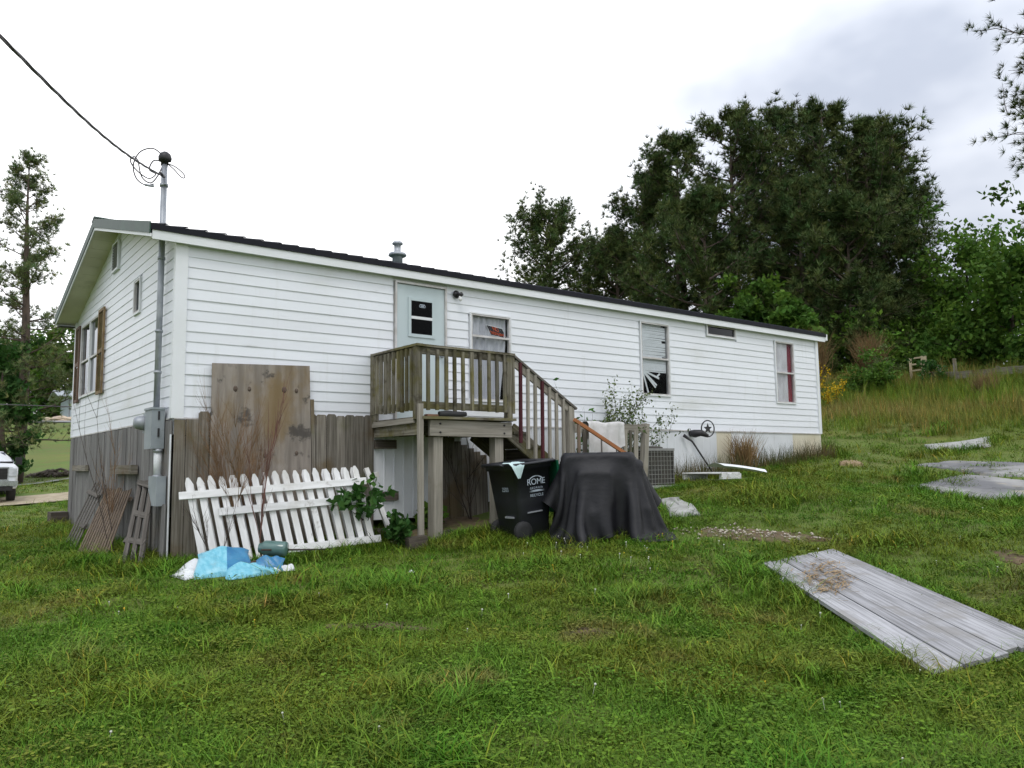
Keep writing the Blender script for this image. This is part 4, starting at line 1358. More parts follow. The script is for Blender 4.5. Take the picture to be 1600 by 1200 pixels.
tag(MB().tube([(.62, -1.22, -1.47), (1.0, -1.16, -1.50), (1.4, -1.10, -1.53)], [.012, .010, .006], 6).build('fallen_stick', M_twigdark), 'thin dark stick lying across the foot of the pickets', 'stick')

# ------------------------------------------------------------------ plank platform on the lawn
plat = thing('plank_platform', 'bleached grey plank platform lying on the lawn at the right', 'platform', (4.2, -6.0, -1.8))
A, B, D = Vector((4.42, -4.80, -1.605)), Vector((5.48, -4.95, -1.53)), Vector((2.86, -7.14, -1.965))
C_ = Vector((4.02, -7.40, -1.865))
npk = 8
nv = (B-A).cross(D-A).normalized()
if nv.z < 0: nv = -nv
for k in range(npk):
    a0, a1 = k/npk, (k+1)/npk-.006
    e0, e1 = random.uniform(-.008, .008), random.uniform(-.018, .03)
    dz = random.uniform(-.004, .006)
    fa, fb = A.lerp(B, a0), A.lerp(B, a1)
    ga, gb = D.lerp(C_, a0), D.lerp(C_, a1)
    ld_ = (ga-fa).normalized()
    fa, fb = fa-ld_*e0, fb-ld_*e0; ga, gb = ga+ld_*e1, gb+ld_*e1
    t_ = nv*.032
    u = nv*dz
    # order corners so that uv runs along the plank
    MB().hexa([fa+u-t_, fb+u-t_, fb+u, fa+u], [ga+u-t_, gb+u-t_, gb+u, ga+u]).build('plank', M_platform, plat)
for f in (.04, .35, .66, .97):
    q0, q1 = A.lerp(D, f)-nv*.075, B.lerp(C_, f)-nv*.075
    MB().board(q0, q1, .09, .085, nv).build('cross_beam', M_greywood, plat)
straw = []
for k in range(420):
    a, b = random.choice(((.25, .25), (.45, .2), (.62, .16), (.5, .3), (.2, .36), (.36, .34)))
    a += random.gauss(0, .07); b += random.gauss(0, .045)
    a = min(max(a, .02), .98)
    q = A.lerp(B, a).lerp(D.lerp(C_, a), min(max(b, .01), .9))+nv*(.006+random.random()*.012)
    an = random.uniform(0, PI)
    e1 = (B-A).normalized()*math.cos(an)+(D-A).normalized()*math.sin(an)
    ln = random.uniform(.02, .06)
    wd = nv.cross(e1)*.0028
    straw.append((q, e1*ln, wd))
mb = MB()
for q, e, wd in straw:
    mb.add([q-e-wd, q-e+wd, q+e+wd, q+e-wd+nv*.004], [(0, 1, 2, 3)])
tag(mb.build('dry_clippings', mat('dry_clipping', (0.36, 0.25, 0.13), (0.27, 0.19, 0.1), rough=0.9)), 'dry tan grass clippings scattered on the planks', 'clippings', kind='stuff')

# ------------------------------------------------------------------ condenser unit
ac = thing('air_conditioner', 'square dark air conditioner unit behind the railing end post', 'air conditioner', (7.32, -.62, G(7.3, -.6)))
z0 = G(7.3, -.6)+.05
MB().box((6.95, -.98, z0-.12), (7.70, -.22, z0)).build('concrete_pad', M_concrete, ac)
MB().box((7.03, -.90, z0+.002), (7.62, -.31, z0+.56)).build('coil', M_acdark, ac)
MB().box((7.0, -.93, z0+.56), (7.65, -.28, z0+.60)).build('top_cap', M_accap, ac)
MB().lathe([(.27, 0), (.27, .02), (.2, .04), (.05, .045)], Matrix.Translation((7.325, -.605, z0+.60)), n=20).build('fan_guard', M_acdark, ac)
g_ = MB()
for i in range(9):
    xx = 7.02+i*.075
    g_.box((xx-.003, -.925, z0+.01), (xx+.003, -.918, z0+.56)); g_.box((7.012, -.925+i*.078-.003, z0+.01), (7.019, -.925+i*.078+.003, z0+.56))
for i in range(8):
    zz = z0+.03+i*.072
    g_.box((7.015, -.932, zz), (7.63, -.926, zz+.006)); g_.box((7.004, -.92, zz), (7.011, -.31, zz+.006))
g_.build('wire_guard', M_acgrille, ac)
for xx in (7.02, 7.63):
    MB().box((xx-.018, -.918, z0), (xx+.018, -.88, z0+.56)).build('corner_post', M_acdark, ac)

# ------------------------------------------------------------------ star hose hanger and pole
sh = thing('star_hose_hanger', 'black iron hose hanger with a star in a ring on the wall', 'hose hanger', (9.25, -.12, -.1))
rg = MB()
M0 = Matrix.Translation((9.33, -.30, .02)) @ Matrix.Rotation(math.radians(-28), 4, 'Z')
rg.tube([M0 @ Vector((.125*math.cos(a), 0, .15*math.sin(a))) for a in np.linspace(0, 2*PI, 29)], .012, 6, cap=False)
rg.build('ring', M_iron, sh)
pts = []
for k in range(10):
    r_ = .085 if k % 2 == 0 else .036
    pts.append((r_*math.sin(2*PI*k/10), r_*math.cos(2*PI*k/10)))
sm_ = MB(); sm_.prism(pts, lambda a, b, d: M0 @ Vector((a, d, b*1.15)), -.008, .008); sm_.build('star', M_iron, sh)
ar = MB(); ar.tube([(9.18, -.02, -.06), (9.16, -.14, -.07), (9.22, -.24, -.06), (9.33, -.30, -.12)], [.06, .075, .06, .03], 12); ar.build('arm', M_iron, sh)
tag(MB().tube([(8.93, -.06, -.10), (9.0, -.20, -.22), (9.22, -.50, -.84)], [.035, .018, .014], 8).build('metal_pole', M_iron), 'dark metal pole leaning on the skirting under the hose hanger', 'pole')

# ------------------------------------------------------------------ white pallet and bent white panel
pal_ = thing('white_pallet', 'small weathered white pallet lying in the grass by the skirting', 'pallet', (8.5, -.95, G(8.5, -.95)))
z0 = G(8.5, -1.0)+.03
for k in range(4):
    MB().board((8.12+.14*k, -.70-.02*k, z0+.12), (8.42+.16*k, -1.28, z0+.115), .12, .02).build('slat', M_whitewood, pal_)
for (a, b) in (((8.10, -.72, z0+.06), (8.62, -.80, z0+.06)), ((8.40, -1.26, z0+.06), (8.92, -1.27, z0+.06))):
    MB().board(a, b, .05, .09).build('bearer', M_whitewood, pal_)
for k in range(3):
    MB().board((8.14+.2*k, -.72, z0), (8.42+.2*k, -1.27, z0), .1, .02).build('slat', M_greywood, pal_)
rows = []
for i in range(12):
    t = i/11
    rows.append([(8.85+t*.8+.03*s_, -.80-.45*t+(.42-.3*t)*(s_-.5), G(8.85+t, -.8-.5*t)+.24-.12*t-.05*s_+.08*math.sin(s_*2.6)-.04*t*t) for s_ in np.linspace(0, 1, 7)])
tag(MB().sheet(rows).build('bent_white_panel', M_trim), 'bent white vinyl panel lying in the grass beside the pallet', 'panel')

# ------------------------------------------------------------------ stones and slabs
def slab(name, label, cat, pts, lift, thick, m, seed, n=20):
    """irregular flat stone from an outline (closed) draped on the ground"""
    r = random.Random(seed)
    cx = sum(q[0] for q in pts)/len(pts); cy = sum(q[1] for q in pts)/len(pts)
    out = []
    L_ = len(pts)
    for k in range(L_):
        a, b = pts[k], pts[(k+1) % L_]
        for t in (0, .25, .5, .75):
            out.append((a[0]+(b[0]-a[0])*t+r.uniform(-.04, .04), a[1]+(b[1]-a[1])*t+r.uniform(-.04, .04)))
    rows = []
    for (f, h) in ((1.03, -.1), (1.0, lift*.7), (.95, lift), (.7, lift*1.1), (.4, lift*1.15), (.02, lift*1.2)):
        row = []
        for (x, y) in out:
            X, Y = cx+(x-cx)*f, cy+(y-cy)*f
            row.append((X, Y, G(X, Y)+h+r.uniform(-.012, .012)*(f < 1)))
        rows.append(row)
    return tag(MB().sheet(rows, closed=True).build(name, m), label, cat)


slab('stepping_stone', 'flat grey concrete stepping stone beside the covered grill', 'stone', [(5.45, -2.75), (5.75, -2.95), (6.45, -2.05), (6.25, -1.85)], .05, .05, M_concrete, 1)
slab('concrete_slab', 'pale flat concrete slab in the grass below the bank', 'slab', [(16.3, -1.15), (17.6, -1.9), (18.6, -1.5), (17.2, -.6)], .05, .1, M_concrete, 2)
slab('rock_slab', 'long dark grey rock slab, upper one at the right edge', 'rock', [(13.6, -2.05), (14.9, -2.2), (14.2, -4.6), (12.9, -4.9), (12.9, -3.7)], .04, .1, M_rock, 3)
slab('rock_slab', 'cracked pale rock slab, lower one at the right edge', 'rock', [(10.8, -3.2), (12.7, -3.3), (12.5, -4.9), (11.3, -5.3), (10.6, -4.4)], .035, .1, M_rock, 4)
slab('rock_slab', 'small grey rock slab on the slope beyond the upper slab', 'rock', [(19.2, -2.6), (20.4, -2.2), (20.6, -3.6), (19.2, -3.8)], .2, .1, M_rock, 6)
slab('dirt_mound', 'small mound of tan dry dirt on the lawn past the house end', 'mound', [(12.2, -1.25), (12.5, -1.05), (12.9, -1.2), (12.6, -1.45)], .07, .1, mat('tan_dirt', (0.33, 0.25, 0.15), (0.24, 0.17, 0.10), rough=0.95, scale=(9, 9, 9), bump=0.6), 5)
# scraps of litter
def litter(x, y, s_, seed, label, m=None):
    rows = crumple(x, y, seed, s_, s_*.7, s_*.45, seed, n=9)
    tag(MB().sheet(rows).build('litter_scrap', m or M_bagwhite), label, 'litter')
litter(6.30, -1.66, .19, 21, 'crumpled white litter on the grass near the stepping stone')
litter(4.13, -5.22, .13, 22, 'crumpled white and grey litter at the platform corner')
litter(-.47, .45, .12, 23, 'small white scrap in the grass under the slatted panels')
litter(1.75, -2.45, .06, 24, 'tiny white scrap on the lawn in front of the deck')

# bare soil with pebbles on the lawn
def soil_patch(label, cx, cy, lx, ly, ang, seed):
    r = random.Random(seed)
    rows = []
    ph = [r.uniform(0, 6) for _ in range(4)]
    for f, h in ((1.0, -.05), (.9, -.004), (.75, .006), (.5, .010), (.25, .012), (.02, .014)):
        row = []
        for k in range(60):
            th = 2*PI*k/60
            q = .9+.28*math.sin(3*th+ph[0])+.16*math.sin(5*th+ph[1])+.12*math.sin(9*th+ph[2])+.07*math.sin(14*th+ph[3])
            x, y = lx*f*q*math.cos(th), ly*f*q*math.sin(th)
            X, Y = cx+x*math.cos(ang)-y*math.sin(ang), cy+x*math.sin(ang)+y*math.cos(ang)
            row.append((X, Y, G(X, Y)+.006+h+.006*math.sin(9*X)*math.sin(8*Y)))
        rows.append(row)
    o = MB().sheet(rows, closed=True).build('bare_soil', M_bare)
    return tag(o, label, 'soil', kind='structure')


M_bare = mat('bare_soil', (0.15, 0.105, 0.06), (0.09, 0.066, 0.036), rough=0.95, scale=(10, 10, 10), bump=0.7,
             layers=[((0.10, 0.10, 0.035), 'pos', (4, 4, 4), 0.5, 0.66, 0.8)])
SOIL = [(3.55, -.62, 1.15, .58, 0.0), (5.35, -3.75, .80, .28, -.95), (5.62, -4.30, .5, .20, -.9), (6.3, -6.4, .55, .16, .78), (.55, -4.0, .42, .15, -.8), (1.75, -5.1, .2, .1, -.6)]  # first patch lays darker brown ground over the turf under the deck
for k, (a, b, c, d, e) in enumerate(SOIL):
    soil_patch(['dark bare soil under the deck', 'pebbly bare soil patch right of the covered grill', 'brown bare soil patch behind the platform', 'dark bare soil strip along the right of the platform', 'small brown bare patch in the left lawn', 'tiny brown bare patch in the middle lawn'][k], a, b, c, d, e, 30+k)
mb = MB()
for k in range(170):
    a, b, c, d, e = SOIL[1] if random.random() < .8 else SOIL[2]
    x, y = random.gauss(0, c*.42), random.gauss(0, d*.42)
    X, Y = a+x*math.cos(e)-y*math.sin(e), b+x*math.sin(e)+y*math.cos(e)
    s_ = random.uniform(.008, .028)
    vs = [(X+s_*random.uniform(.7, 1.2)*u, Y+s_*random.uniform(.7, 1.2)*v, G(X, Y)+.025+s_*.6*w_) for u, v, w_ in ((1, 0, 0), (0, 1, 0), (-1, 0, 0), (0, -1, 0), (0, 0, 1), (0, 0, -1))]
    mb.add(vs, [(0, 1, 4), (1, 2, 4), (2, 3, 4), (3, 0, 4), (1, 0, 5), (2, 1, 5), (3, 2, 5), (0, 3, 5)])
tag(mb.build('pebbles', mat('pale_pebble', (0.45, 0.40, 0.33), (0.33, 0.29, 0.24), rough=0.9)), 'pale pebbles strewn over the bare soil', 'pebbles', kind='stuff')

# ------------------------------------------------------------------ warning sign in the window
sg = thing('warning_sign', 'black and orange no trespassing sign inside the window by the deck', 'sign', (4.72, .02, 1.38))
Ms = Matrix.Translation((4.715, .03, 1.45)) @ Matrix.Rotation(math.radians(6), 4, 'Y') @ Matrix(((1, 0, -.75, 0), (0, 1, 0, 0), (0, 0, 1, 0), (0, 0, 0, 1)))
MB().box((-.16, -.0, -.075), (.16, .003, .075)).xform(Ms).build('white_border', M_signwhite, sg)
MB().box((-.15, -.002, -.066), (.15, -.0003, .066)).xform(Ms).build('black_face', M_lampblack, sg)
tx = MB()
for t_, s_, zz in (('NO', .075, .032), ('TRESPASSING', .052, -.033)):
    vs, fs = text_mb(t_, s_, Ms @ Matrix.Translation((0, -.004, zz)) @ Matrix.Rotation(PI/2, 4, 'X') @ Matrix.Scale(1.15, 4, (0, 1, 0)), spacing=.9)
    tx.add(vs, fs)
tx.build('lettering', M_orange, sg)

# ------------------------------------------------------------------ overhead cable
cab = thing('overhead_cable', 'twisted black overhead power cable running from the roof mast to the upper left', 'cable', (-.1, .4, 2.9))
P0 = Vector((-.10, .38, 2.98)); P1 = Vector((-2.12, -3.91, 2.16))
P1 = Vector((-2.15, -4.4, 1.92))
pts = []
for t in np.linspace(0, 2.2, 90):
    q = P0.lerp(P1, t); q = P0+(P1-P0)*t
    q.z += -.10*math.sin(min(1, t)*PI)+.0
    pts.append(q)
for s_ in range(3):
    off = []
    for k, q in enumerate(pts):
        a = k*.75+s_*2*PI/3
        off.append(q+Vector((.0075*math.cos(a), .003*math.cos(a), .008*math.sin(a))))
    MB().tube(off, .0062, 6).build('strand', M_wire, cab)
def loop(pts, r=.008):
    pts = [Vector(q) for q in pts]
    out = []
    for i in range(len(pts)-1):
        a, b, c, d = pts[max(i-1, 0)], pts[i], pts[i+1], pts[min(i+2, len(pts)-1)]
        for t in np.linspace(0, 1, 7)[:-1]:
            out.append(.5*((2*b)+(c-a)*t+(2*a-5*b+4*c-d)*t*t+(3*b-a-3*c+d)*t**3))
    out.append(pts[-1])
    MB().tube(out, r, 6).build('drip_loop', M_wire, cab)
# local frame at the mast: right of picture = (.79, -.61), up = z
o_ = Vector((-.085, .43, 3.17)); rr_ = Vector((.79, -.61, 0))
W = lambda a, b, c=0: o_+rr_*a+Vector((0, 0, b))+Vector((-.6, -.8, 0))*c
loop([W(.0, .07), W(-.12, .17, .05), W(-.27, .12, .08), W(-.34, -.05, .1), W(-.30, -.22, .1), W(-.20, -.30, .08), W(-.10, -.28, .05)])
loop([W(-.03, .02), W(-.12, .02, .04), W(-.16, -.10, .06), W(-.08, -.16, .06), W(-.16, -.22, .08), W(-.30, -.12, .1), W(-.38, .0, .1), W(-.33, .05, .1), W(-.27, -.02, .1)])
loop([W(-.02, -.02), W(-.06, -.18, .05), W(-.14, -.27, .06), W(-.24, -.2, .08), W(-.28, -.02, .1)])
loop([W(.03, .0), W(.14, -.05), W(.24, -.14), W(.25, -.19), W(.20, -.17), W(.12, -.08), W(.04, -.01)], .007)
ins = MB(); ins.tube([W(-.20, -.30, .08), W(-.10, -.31, .05)], .016, 8); ins.build('splice', M_galv, cab)
ins = MB(); ins.tube([P0, P0+(P1-P0)*.05], .02, 8); ins.build('cable_grip', M_iron, cab)
tag(MB().tube([(-60, 33.2, 2.6), (-20, 31, 2.25), (.68, 29.52, 2.15), (3.06, 29.4, 2.13), (20, 29, 2.3), (60, 30, 3)], .02, 6).build('utility_wire', M_wire), 'thin grey utility wire crossing behind the house at the left', 'wire')

# ------------------------------------------------------------------ pickup truck on the driveway
M_carwhite = mat('silver_white_paint', (0.62, 0.64, 0.66), (0.60, 0.62, 0.64), rough=0.25, spec=0.6)
M_chrome = mat('chrome', (0.65, 0.66, 0.68), (0.5, 0.5, 0.52), rough=0.2, metal=0.9)
M_tyre = mat('tyre', (0.02, 0.02, 0.02), (0.028, 0.028, 0.028), rough=0.8)
M_lamp = mat('headlight_lens', (0.55, 0.57, 0.6), (0.4, 0.42, 0.45), rough=0.15, spec=0.7)
tr = thing('pickup_truck', 'white pickup truck with black grille and chrome bumper on the driveway', 'truck', (.12, 25.7, G(.12, 26.5)+.06), local=True)
# local: x across, y away from the camera (front at y=0), z up
def loft(secs, m, name, parent, smooth=True):
    mb = MB(); mb.sheet(secs, smooth=smooth)
    mb.add(secs[0], [tuple(range(len(secs[0])))[::-1]]); mb.add(secs[-1], [tuple(range(len(secs[-1])))])
    return mb.build(name, m, parent)
def sec(y, w, z0, z1, r=.12, tw=None):
    tw = tw or w
    return [(-w+.05, y, z0), (-w, y, z0+.1), (-w, y, (z0+z1)*.5), (-tw, y, z1-r), (-tw+r*.8, y, z1-.02), (0, y, z1+.02), (tw-r*.8, y, z1-.02), (tw, y, z1-r), (w, y, (z0+z1)*.5), (w, y, z0+.1), (w-.05, y, z0), (-w+.05, y, z0)]
loft([sec(.10, .88, .55, 1.34), sec(.22, .97, .50, 1.42), sec(.9, 1.0, .5, 1.47), sec(1.45, 1.0, .5, 1.50)], M_carwhite, 'hood', tr)
loft([sec(1.46, 1.0, .5, 1.50), sec(3.4, 1.0, .5, 1.48), sec(3.6, 1.0, .5, 1.45), sec(5.7, .99, .5, 1.43), sec(5.78, .97, .55, 1.40)], M_carwhite, 'body', tr)
loft([sec(1.5, .95, 1.45, 1.49, .02), sec(2.15, .88, 1.45, 1.97, .12, .72), sec(3.1, .88, 1.45, 1.99, .12, .72), sec(3.5, .92, 1.45, 1.5, .02)], M_carwhite, 'cab', tr)
MB().add([(-.80, 1.62, 1.55), (.80, 1.62, 1.55), (.66, 2.10, 1.92), (-.66, 2.10, 1.92)], [(0, 1, 2, 3)]).build('windshield', M_glassdark, tr)
gr = MB().box((-.62, .055, .86), (.62, .11, 1.28)).build('grille', M_lampblack, tr)
for z in (1.03, 1.13):
    MB().box((-.60, .04, z), (.60, .06, z+.03)).build('grille_bar', M_iron, gr)
MB().box((-.14, .03, 1.04), (.14, .05, 1.10)).build('badge', M_chrome, gr)
MB().box((-.66, .05, 1.28), (.66, .12, 1.33)).build('grille_surround', M_chrome, tr)
MB().box((-.66, .05, .80), (.66, .12, .86)).build('grille_surround', M_chrome, tr)
for s_ in (-1, 1):
    MB().box((s_*.65, .07, .98), (s_*.92, .2, 1.27)).build('headlight', M_lamp, tr)
    MB().box((s_*.70, .0, .54), (s_*.90, .03, .64)).build('fog_lamp', M_lamp, tr)
    MB().box((s_*1.03, 1.75, 1.42), (s_*1.25, 1.85, 1.72)).build('mirror', M_lampblack, tr)
    for yy in (1.0, 4.6):
        wl = MB(); wl.lathe([(.25, -.13), (.38, -.13), (.41, -.09), (.41, .09), (.38, .13), (.25, .13)], Matrix.Translation((s_*.84, yy, .41)) @ Matrix.Rotation(PI/2, 4, 'Y'), n=26)
        w_o = wl.build('wheel', M_tyre, tr)
        MB().lathe([(.24, -.12), (.24, .12)], Matrix.Translation((s_*.845, yy, .41)) @ Matrix.Rotation(PI/2, 4, 'Y'), n=20).build('rim', M_chrome, w_o)
MB().box((-.96, -.04, .62), (.96, .09, .80)).build('bumper', M_chrome, tr)
MB().box((-.80, -.02, .44), (.80, .09, .60)).build('air_dam', M_lampblack, tr)

# ------------------------------------------------------------------ far shed, rocks, brush pile
M_shedwall = mat('blue_white_metal', (0.50, 0.56, 0.62), (0.44, 0.50, 0.56), rough=0.5)
M_shedroof = mat('pale_metal_roof', (0.42, 0.45, 0.48), (0.36, 0.39, 0.42), rough=0.4)
sz = G(16.6, 106)-.1
shd = thing('metal_shed', 'pale blue-white metal shed beyond the top of the meadow', 'shed', (17, 106, sz))
MB().box((14.0, 103.6, sz), (20.5, 110, sz+2.75)).build('wall', M_shedwall, shd)
MB().prism([(102.6, sz+2.70), (106.8, sz+3.65), (111, sz+2.70), (111, sz+2.78), (106.8, sz+3.8), (102.6, sz+2.82)], lambda a, b, d: (d, a, b), 12.6, 21.5).build('roof', M_shedroof, shd)
for xx in (14.05, 14.75, 16.5, 18.4):
    MB().box((xx, 103.5, sz), (xx+.09, 103.59, sz+2.72)).build('post', M_vent, shd)
M_boulder = mat('tan_boulder', (0.50, 0.40, 0.30), (0.38, 0.31, 0.24), rough=0.9, scale=(1, 1, 1), bump=.6)
def boulder(x, y, s_, seed, m):
    r = random.Random(seed)
    rows = []
    for i in range(6):
        f = math.sin(PI*(.04+.5*i/5*.92+.46*(i > 9)));
        zz = s_*.7*math.cos(PI*.5*i/5)
        rad = s_*math.sin(PI*.5*max(.04, i/5))
        rows.append([(x+rad*math.cos(2*PI*k/9)*r.uniform(.8, 1.15)*1.3, y+rad*math.sin(2*PI*k/9)*r.uniform(.8, 1.15), G(x, y)-.05*s_+zz*r.uniform(.85, 1.1)) for k in range(9)])
    return MB().sheet(rows, smooth=False, closed=True)
for k, (x, y, s_, lb) in enumerate(((11.0, 98.0, .55, 'small tan boulder, left of the three beside the far shed'), (12.3, 97.6, .9, 'large tan boulder, middle of the three beside the far shed'), (13.6, 97.2, .75, 'tan boulder nearest the far shed'))):
    tag(boulder(x, y, s_, 40+k, M_boulder).build('boulder', M_boulder), lb, 'boulder', 'boulders by the upper road')
mb = MB()
rb = random.Random(5)
for k in range(70):
    t = rb.random()
    x, y = 3.9+1.9*t+rb.uniform(-.25, .25), 46.9-3.4*t+rb.uniform(-.4, .4)
    a = rb.uniform(0, PI); l = rb.uniform(.12, .42)
    z = G(x, y)+rb.uniform(.02, .42)*math.sin(PI*min(.95, max(.05, t)))
    mb.tube([(x-l*math.cos(a), y-l*math.sin(a), z-.05), (x, y, z+.06), (x+l*math.cos(a), y+l*math.sin(a), z-.02)], [.05, .09, .04], 5)
for k in range(26):
    t = rb.random(); x, y = 3.8+2.0*t, 47-3.4*t; s_ = rb.uniform(.12, .3)
    z = G(x, y)
    vs = [(x+s_*u*rb.uniform(.8, 1.3), y+s_*v, z+s_*.8*w_) for u, v, w_ in ((1, 0, 0), (0, 1, .2), (-1, 0, 0), (0, -1, .1), (0, 0, 1.1))]
    mb.add(vs, [(0, 1, 4), (1, 2, 4), (2, 3, 4), (3, 0, 4)])
tag(mb.build('brush_pile', M_rotwood), 'low dark pile of branches and stones beyond the road', 'brush pile')

# ------------------------------------------------------------------ things on the bank at the right
FP = [(28.35, 4.4), (27.72, 2.95), (27.72, 2.0), (27.75, 1.0), (27.7, 0.0), (27.7, -1.4)]
bf = thing('board_fence', 'low grey board fence along the top of the bank', 'fence', (27.7, 1.5, G(27.7, 1.5)))
for k, (a, b) in enumerate(zip(FP[:-1], FP[1:])):
    MB().board((a[0], a[1], G(*a)+.35), (b[0], b[1], G(*b)+.36), .04, .26).build('board', M_greywood, bf)
for k, (x, y, h) in enumerate(((28.05, 3.7, .75), (27.70, 3.0, .98), (27.73, 1.6, .55), (27.7, .4, .55), (27.7, -.9, .55))):
    MB().board((x+.05, y, G(x, y)-.1), (x+.06, y+.02, G(x, y)+h), .11, .09, (0, 1, 0)).build('post', M_greywood, bf)
fr_ = thing('pale_wooden_frame', 'small pale wooden frame with two openings standing on the bank', 'frame', (28.5, 4.75, G(28.5, 4.75)))
fz = G(28.5, 4.75)+.22
M_cream = wood('cream_painted_wood', (0.52, 0.44, 0.29), (0.42, 0.35, 0.23), objvar=.06)
MB().board((28.45, 4.42, fz), (28.45, 4.42, fz+.86), .14, .16, (0, 1, 0)).build('side_post', M_cream, fr_)
MB().board((28.55, 4.98, fz), (28.55, 4.98, fz+.84), .06, .08, (0, 1, 0)).build('side_post', M_cream, fr_)
for zz in (.34, .58, .82):
    MB().board((28.47, 4.50, fz+zz), (28.55, 4.94, fz+zz), .05, .06).build('cross_bar', M_cream, fr_)

# ------------------------------------------------------------------ leaf clouds
def quads(C, A, B):
    """diamond leaves: centres C, half axes A (long), B (across)"""
    n = len(C)
    V = np.empty((n, 4, 3)); V[:, 0] = C-A; V[:, 1] = C+B; V[:, 2] = C+A; V[:, 3] = C-B
    F = np.arange(n*4).reshape(n, 4)
    return V.reshape(-1, 3), F


def rdir(n, rng, up=0.0):
    d = rng.normal(size=(n, 3)); d[:, 2] += up
    return d/np.linalg.norm(d, axis=1, keepdims=True)


def leaf_clump(C, size, rng, aspect=.5, up=.2):
    n = len(C)
    a = rdir(n, rng, up)
    t = rdir(n, rng, .6)
    b = np.cross(a, t); b /= np.linalg.norm(b, axis=1, keepdims=True)+1e-9
    s_ = size*rng.uniform(.6, 1.25, (n, 1))
    return quads(C, a*s_*.5, b*s_*.5*aspect)


def colours(n, rng, lo=.7, hi=1.3, per=4, hue=.12):
    v = rng.uniform(lo, hi, n)
    c = np.stack([v*(1+rng.uniform(-hue, hue, n)), v, v*(1+rng.uniform(-hue, hue, n))], 1)
    return np.repeat(c, per, 0)


def limb(p0, d, ln, rng, n=5, bend=.25, rise=0.0):
    pts = [np.array(p0, float)]
    d = np.array(d, float); d /= np.linalg.norm(d)
    for i in range(n):
        d = d+rng.normal(size=3)*bend/n+np.array((0, 0, rise/n))
        d /= np.linalg.norm(d)
        pts.append(pts[-1]+d*ln/n)
    return pts


def pine(x, y, H, r, cs, seed, label, group=None, sparse=1.0, lean=(0, 0), nb=34, m=None, name='pine_tree', tl=.30, prof=None, phi=None, per=16, nw=.042):
    """cs: bare share of the trunk; r: crown radius"""
    rng = np.random.default_rng(seed)
    z0 = G(x, y)-.1
    root = thing(name, label, 'tree', (x, y, z0), group)
    tp = [(x+lean[0]*t*t+.15*math.sin(t*5+seed), y+lean[1]*t*t+.15*math.cos(t*4+seed), z0+H*t*.985) for t in np.linspace(0, 1, 12)]
    mbt = MB(); mbt.tube(tp, [max(.03, (.018*H+.02)*(1-t)**.8) for t in np.linspace(0, 1, 12)], 8)
    tp = np.array(tp)
    ends, dirs = [], []
    for k in range(nb):
        f = cs+(1-cs)*((k+rng.random())/nb)
        at = np.array([np.interp(f, np.linspace(0, 1, 12), tp[:, i]) for i in range(3)])
        u = (f-cs)/(1-cs)
        R_ = r*(prof(u) if prof else (.75+.55*u if u < .45 else (.92*(1-((u-.45)/.55)**2.4)+.12)))*rng.uniform(.65, 1.12)
        an = rng.uniform(0, 2*PI) if phi is None else rng.choice(phi)+rng.normal(0, .5)
        el = -.12+.75*u+rng.normal(0, .15)
        d = np.array((math.cos(an)*math.cos(el), math.sin(an)*math.cos(el), math.sin(el)))
        pts = limb(at, d, R_, rng, 6, .45, .35)
        mbt.tube(pts, [max(.012, .05*(1-i/6.5)*(.5+R_/r)) for i in range(7)], 4, cap=False)
        for i in range(2, 7):
            for q in range(2 if i < 6 else 1):
                sd = rdir(1, rng, .35)[0]
                sl_ = R_*rng.uniform(.16, .36)
                sp = limb(pts[i], (pts[i]-pts[i-1])*1.2/np.linalg.norm(pts[i]-pts[i-1])+sd, sl_, rng, 3, .4, .3)
                mbt.tube(sp, [.018, .014, .010, .006], 3, cap=False)
                for w_ in (1, 2, 3):
                    if rng.random() < sparse:
                        for rep in range(2):
                            ends.append(sp[w_]+rng.normal(size=3)*.17); dirs.append(sp[w_]-sp[w_-1])
    mbt.build('trunk', M_bark, root)
    E_ = np.array(ends); D_ = np.array(dirs); D_ /= np.linalg.norm(D_, axis=1, keepdims=True)
    n = len(E_)
    base = np.repeat(E_, per, 0)
    nd = rdir(n*per, rng)+np.repeat(D_, per, 0)*.8+np.array((0, 0, .35))
    nd /= np.linalg.norm(nd, axis=1, keepdims=True)
    side = np.cross(nd, rdir(n*per, rng)); side /= np.linalg.norm(side, axis=1, keepdims=True)+1e-9
    ln = tl*rng.uniform(.6, 1.25, (n*per, 1))
    wd = nw*rng.uniform(.7, 1.3, (n*per, 1))
    V = np.stack([base-side*wd*.5, base+side*wd*.5, base+nd*ln], 1).reshape(-1, 3)
    F = np.arange(n*per*3).reshape(-1, 3)
    cv = np.repeat(rng.uniform(.5, 1.6, n), per*3)
    hu = np.repeat(rng.uniform(.85, 1.25, n), per*3)
    col = np.stack([cv*hu, cv, cv*.9], 1)
    mesh_from_arrays('crown', V, F, m or L_pine, root, col=col)
    return root


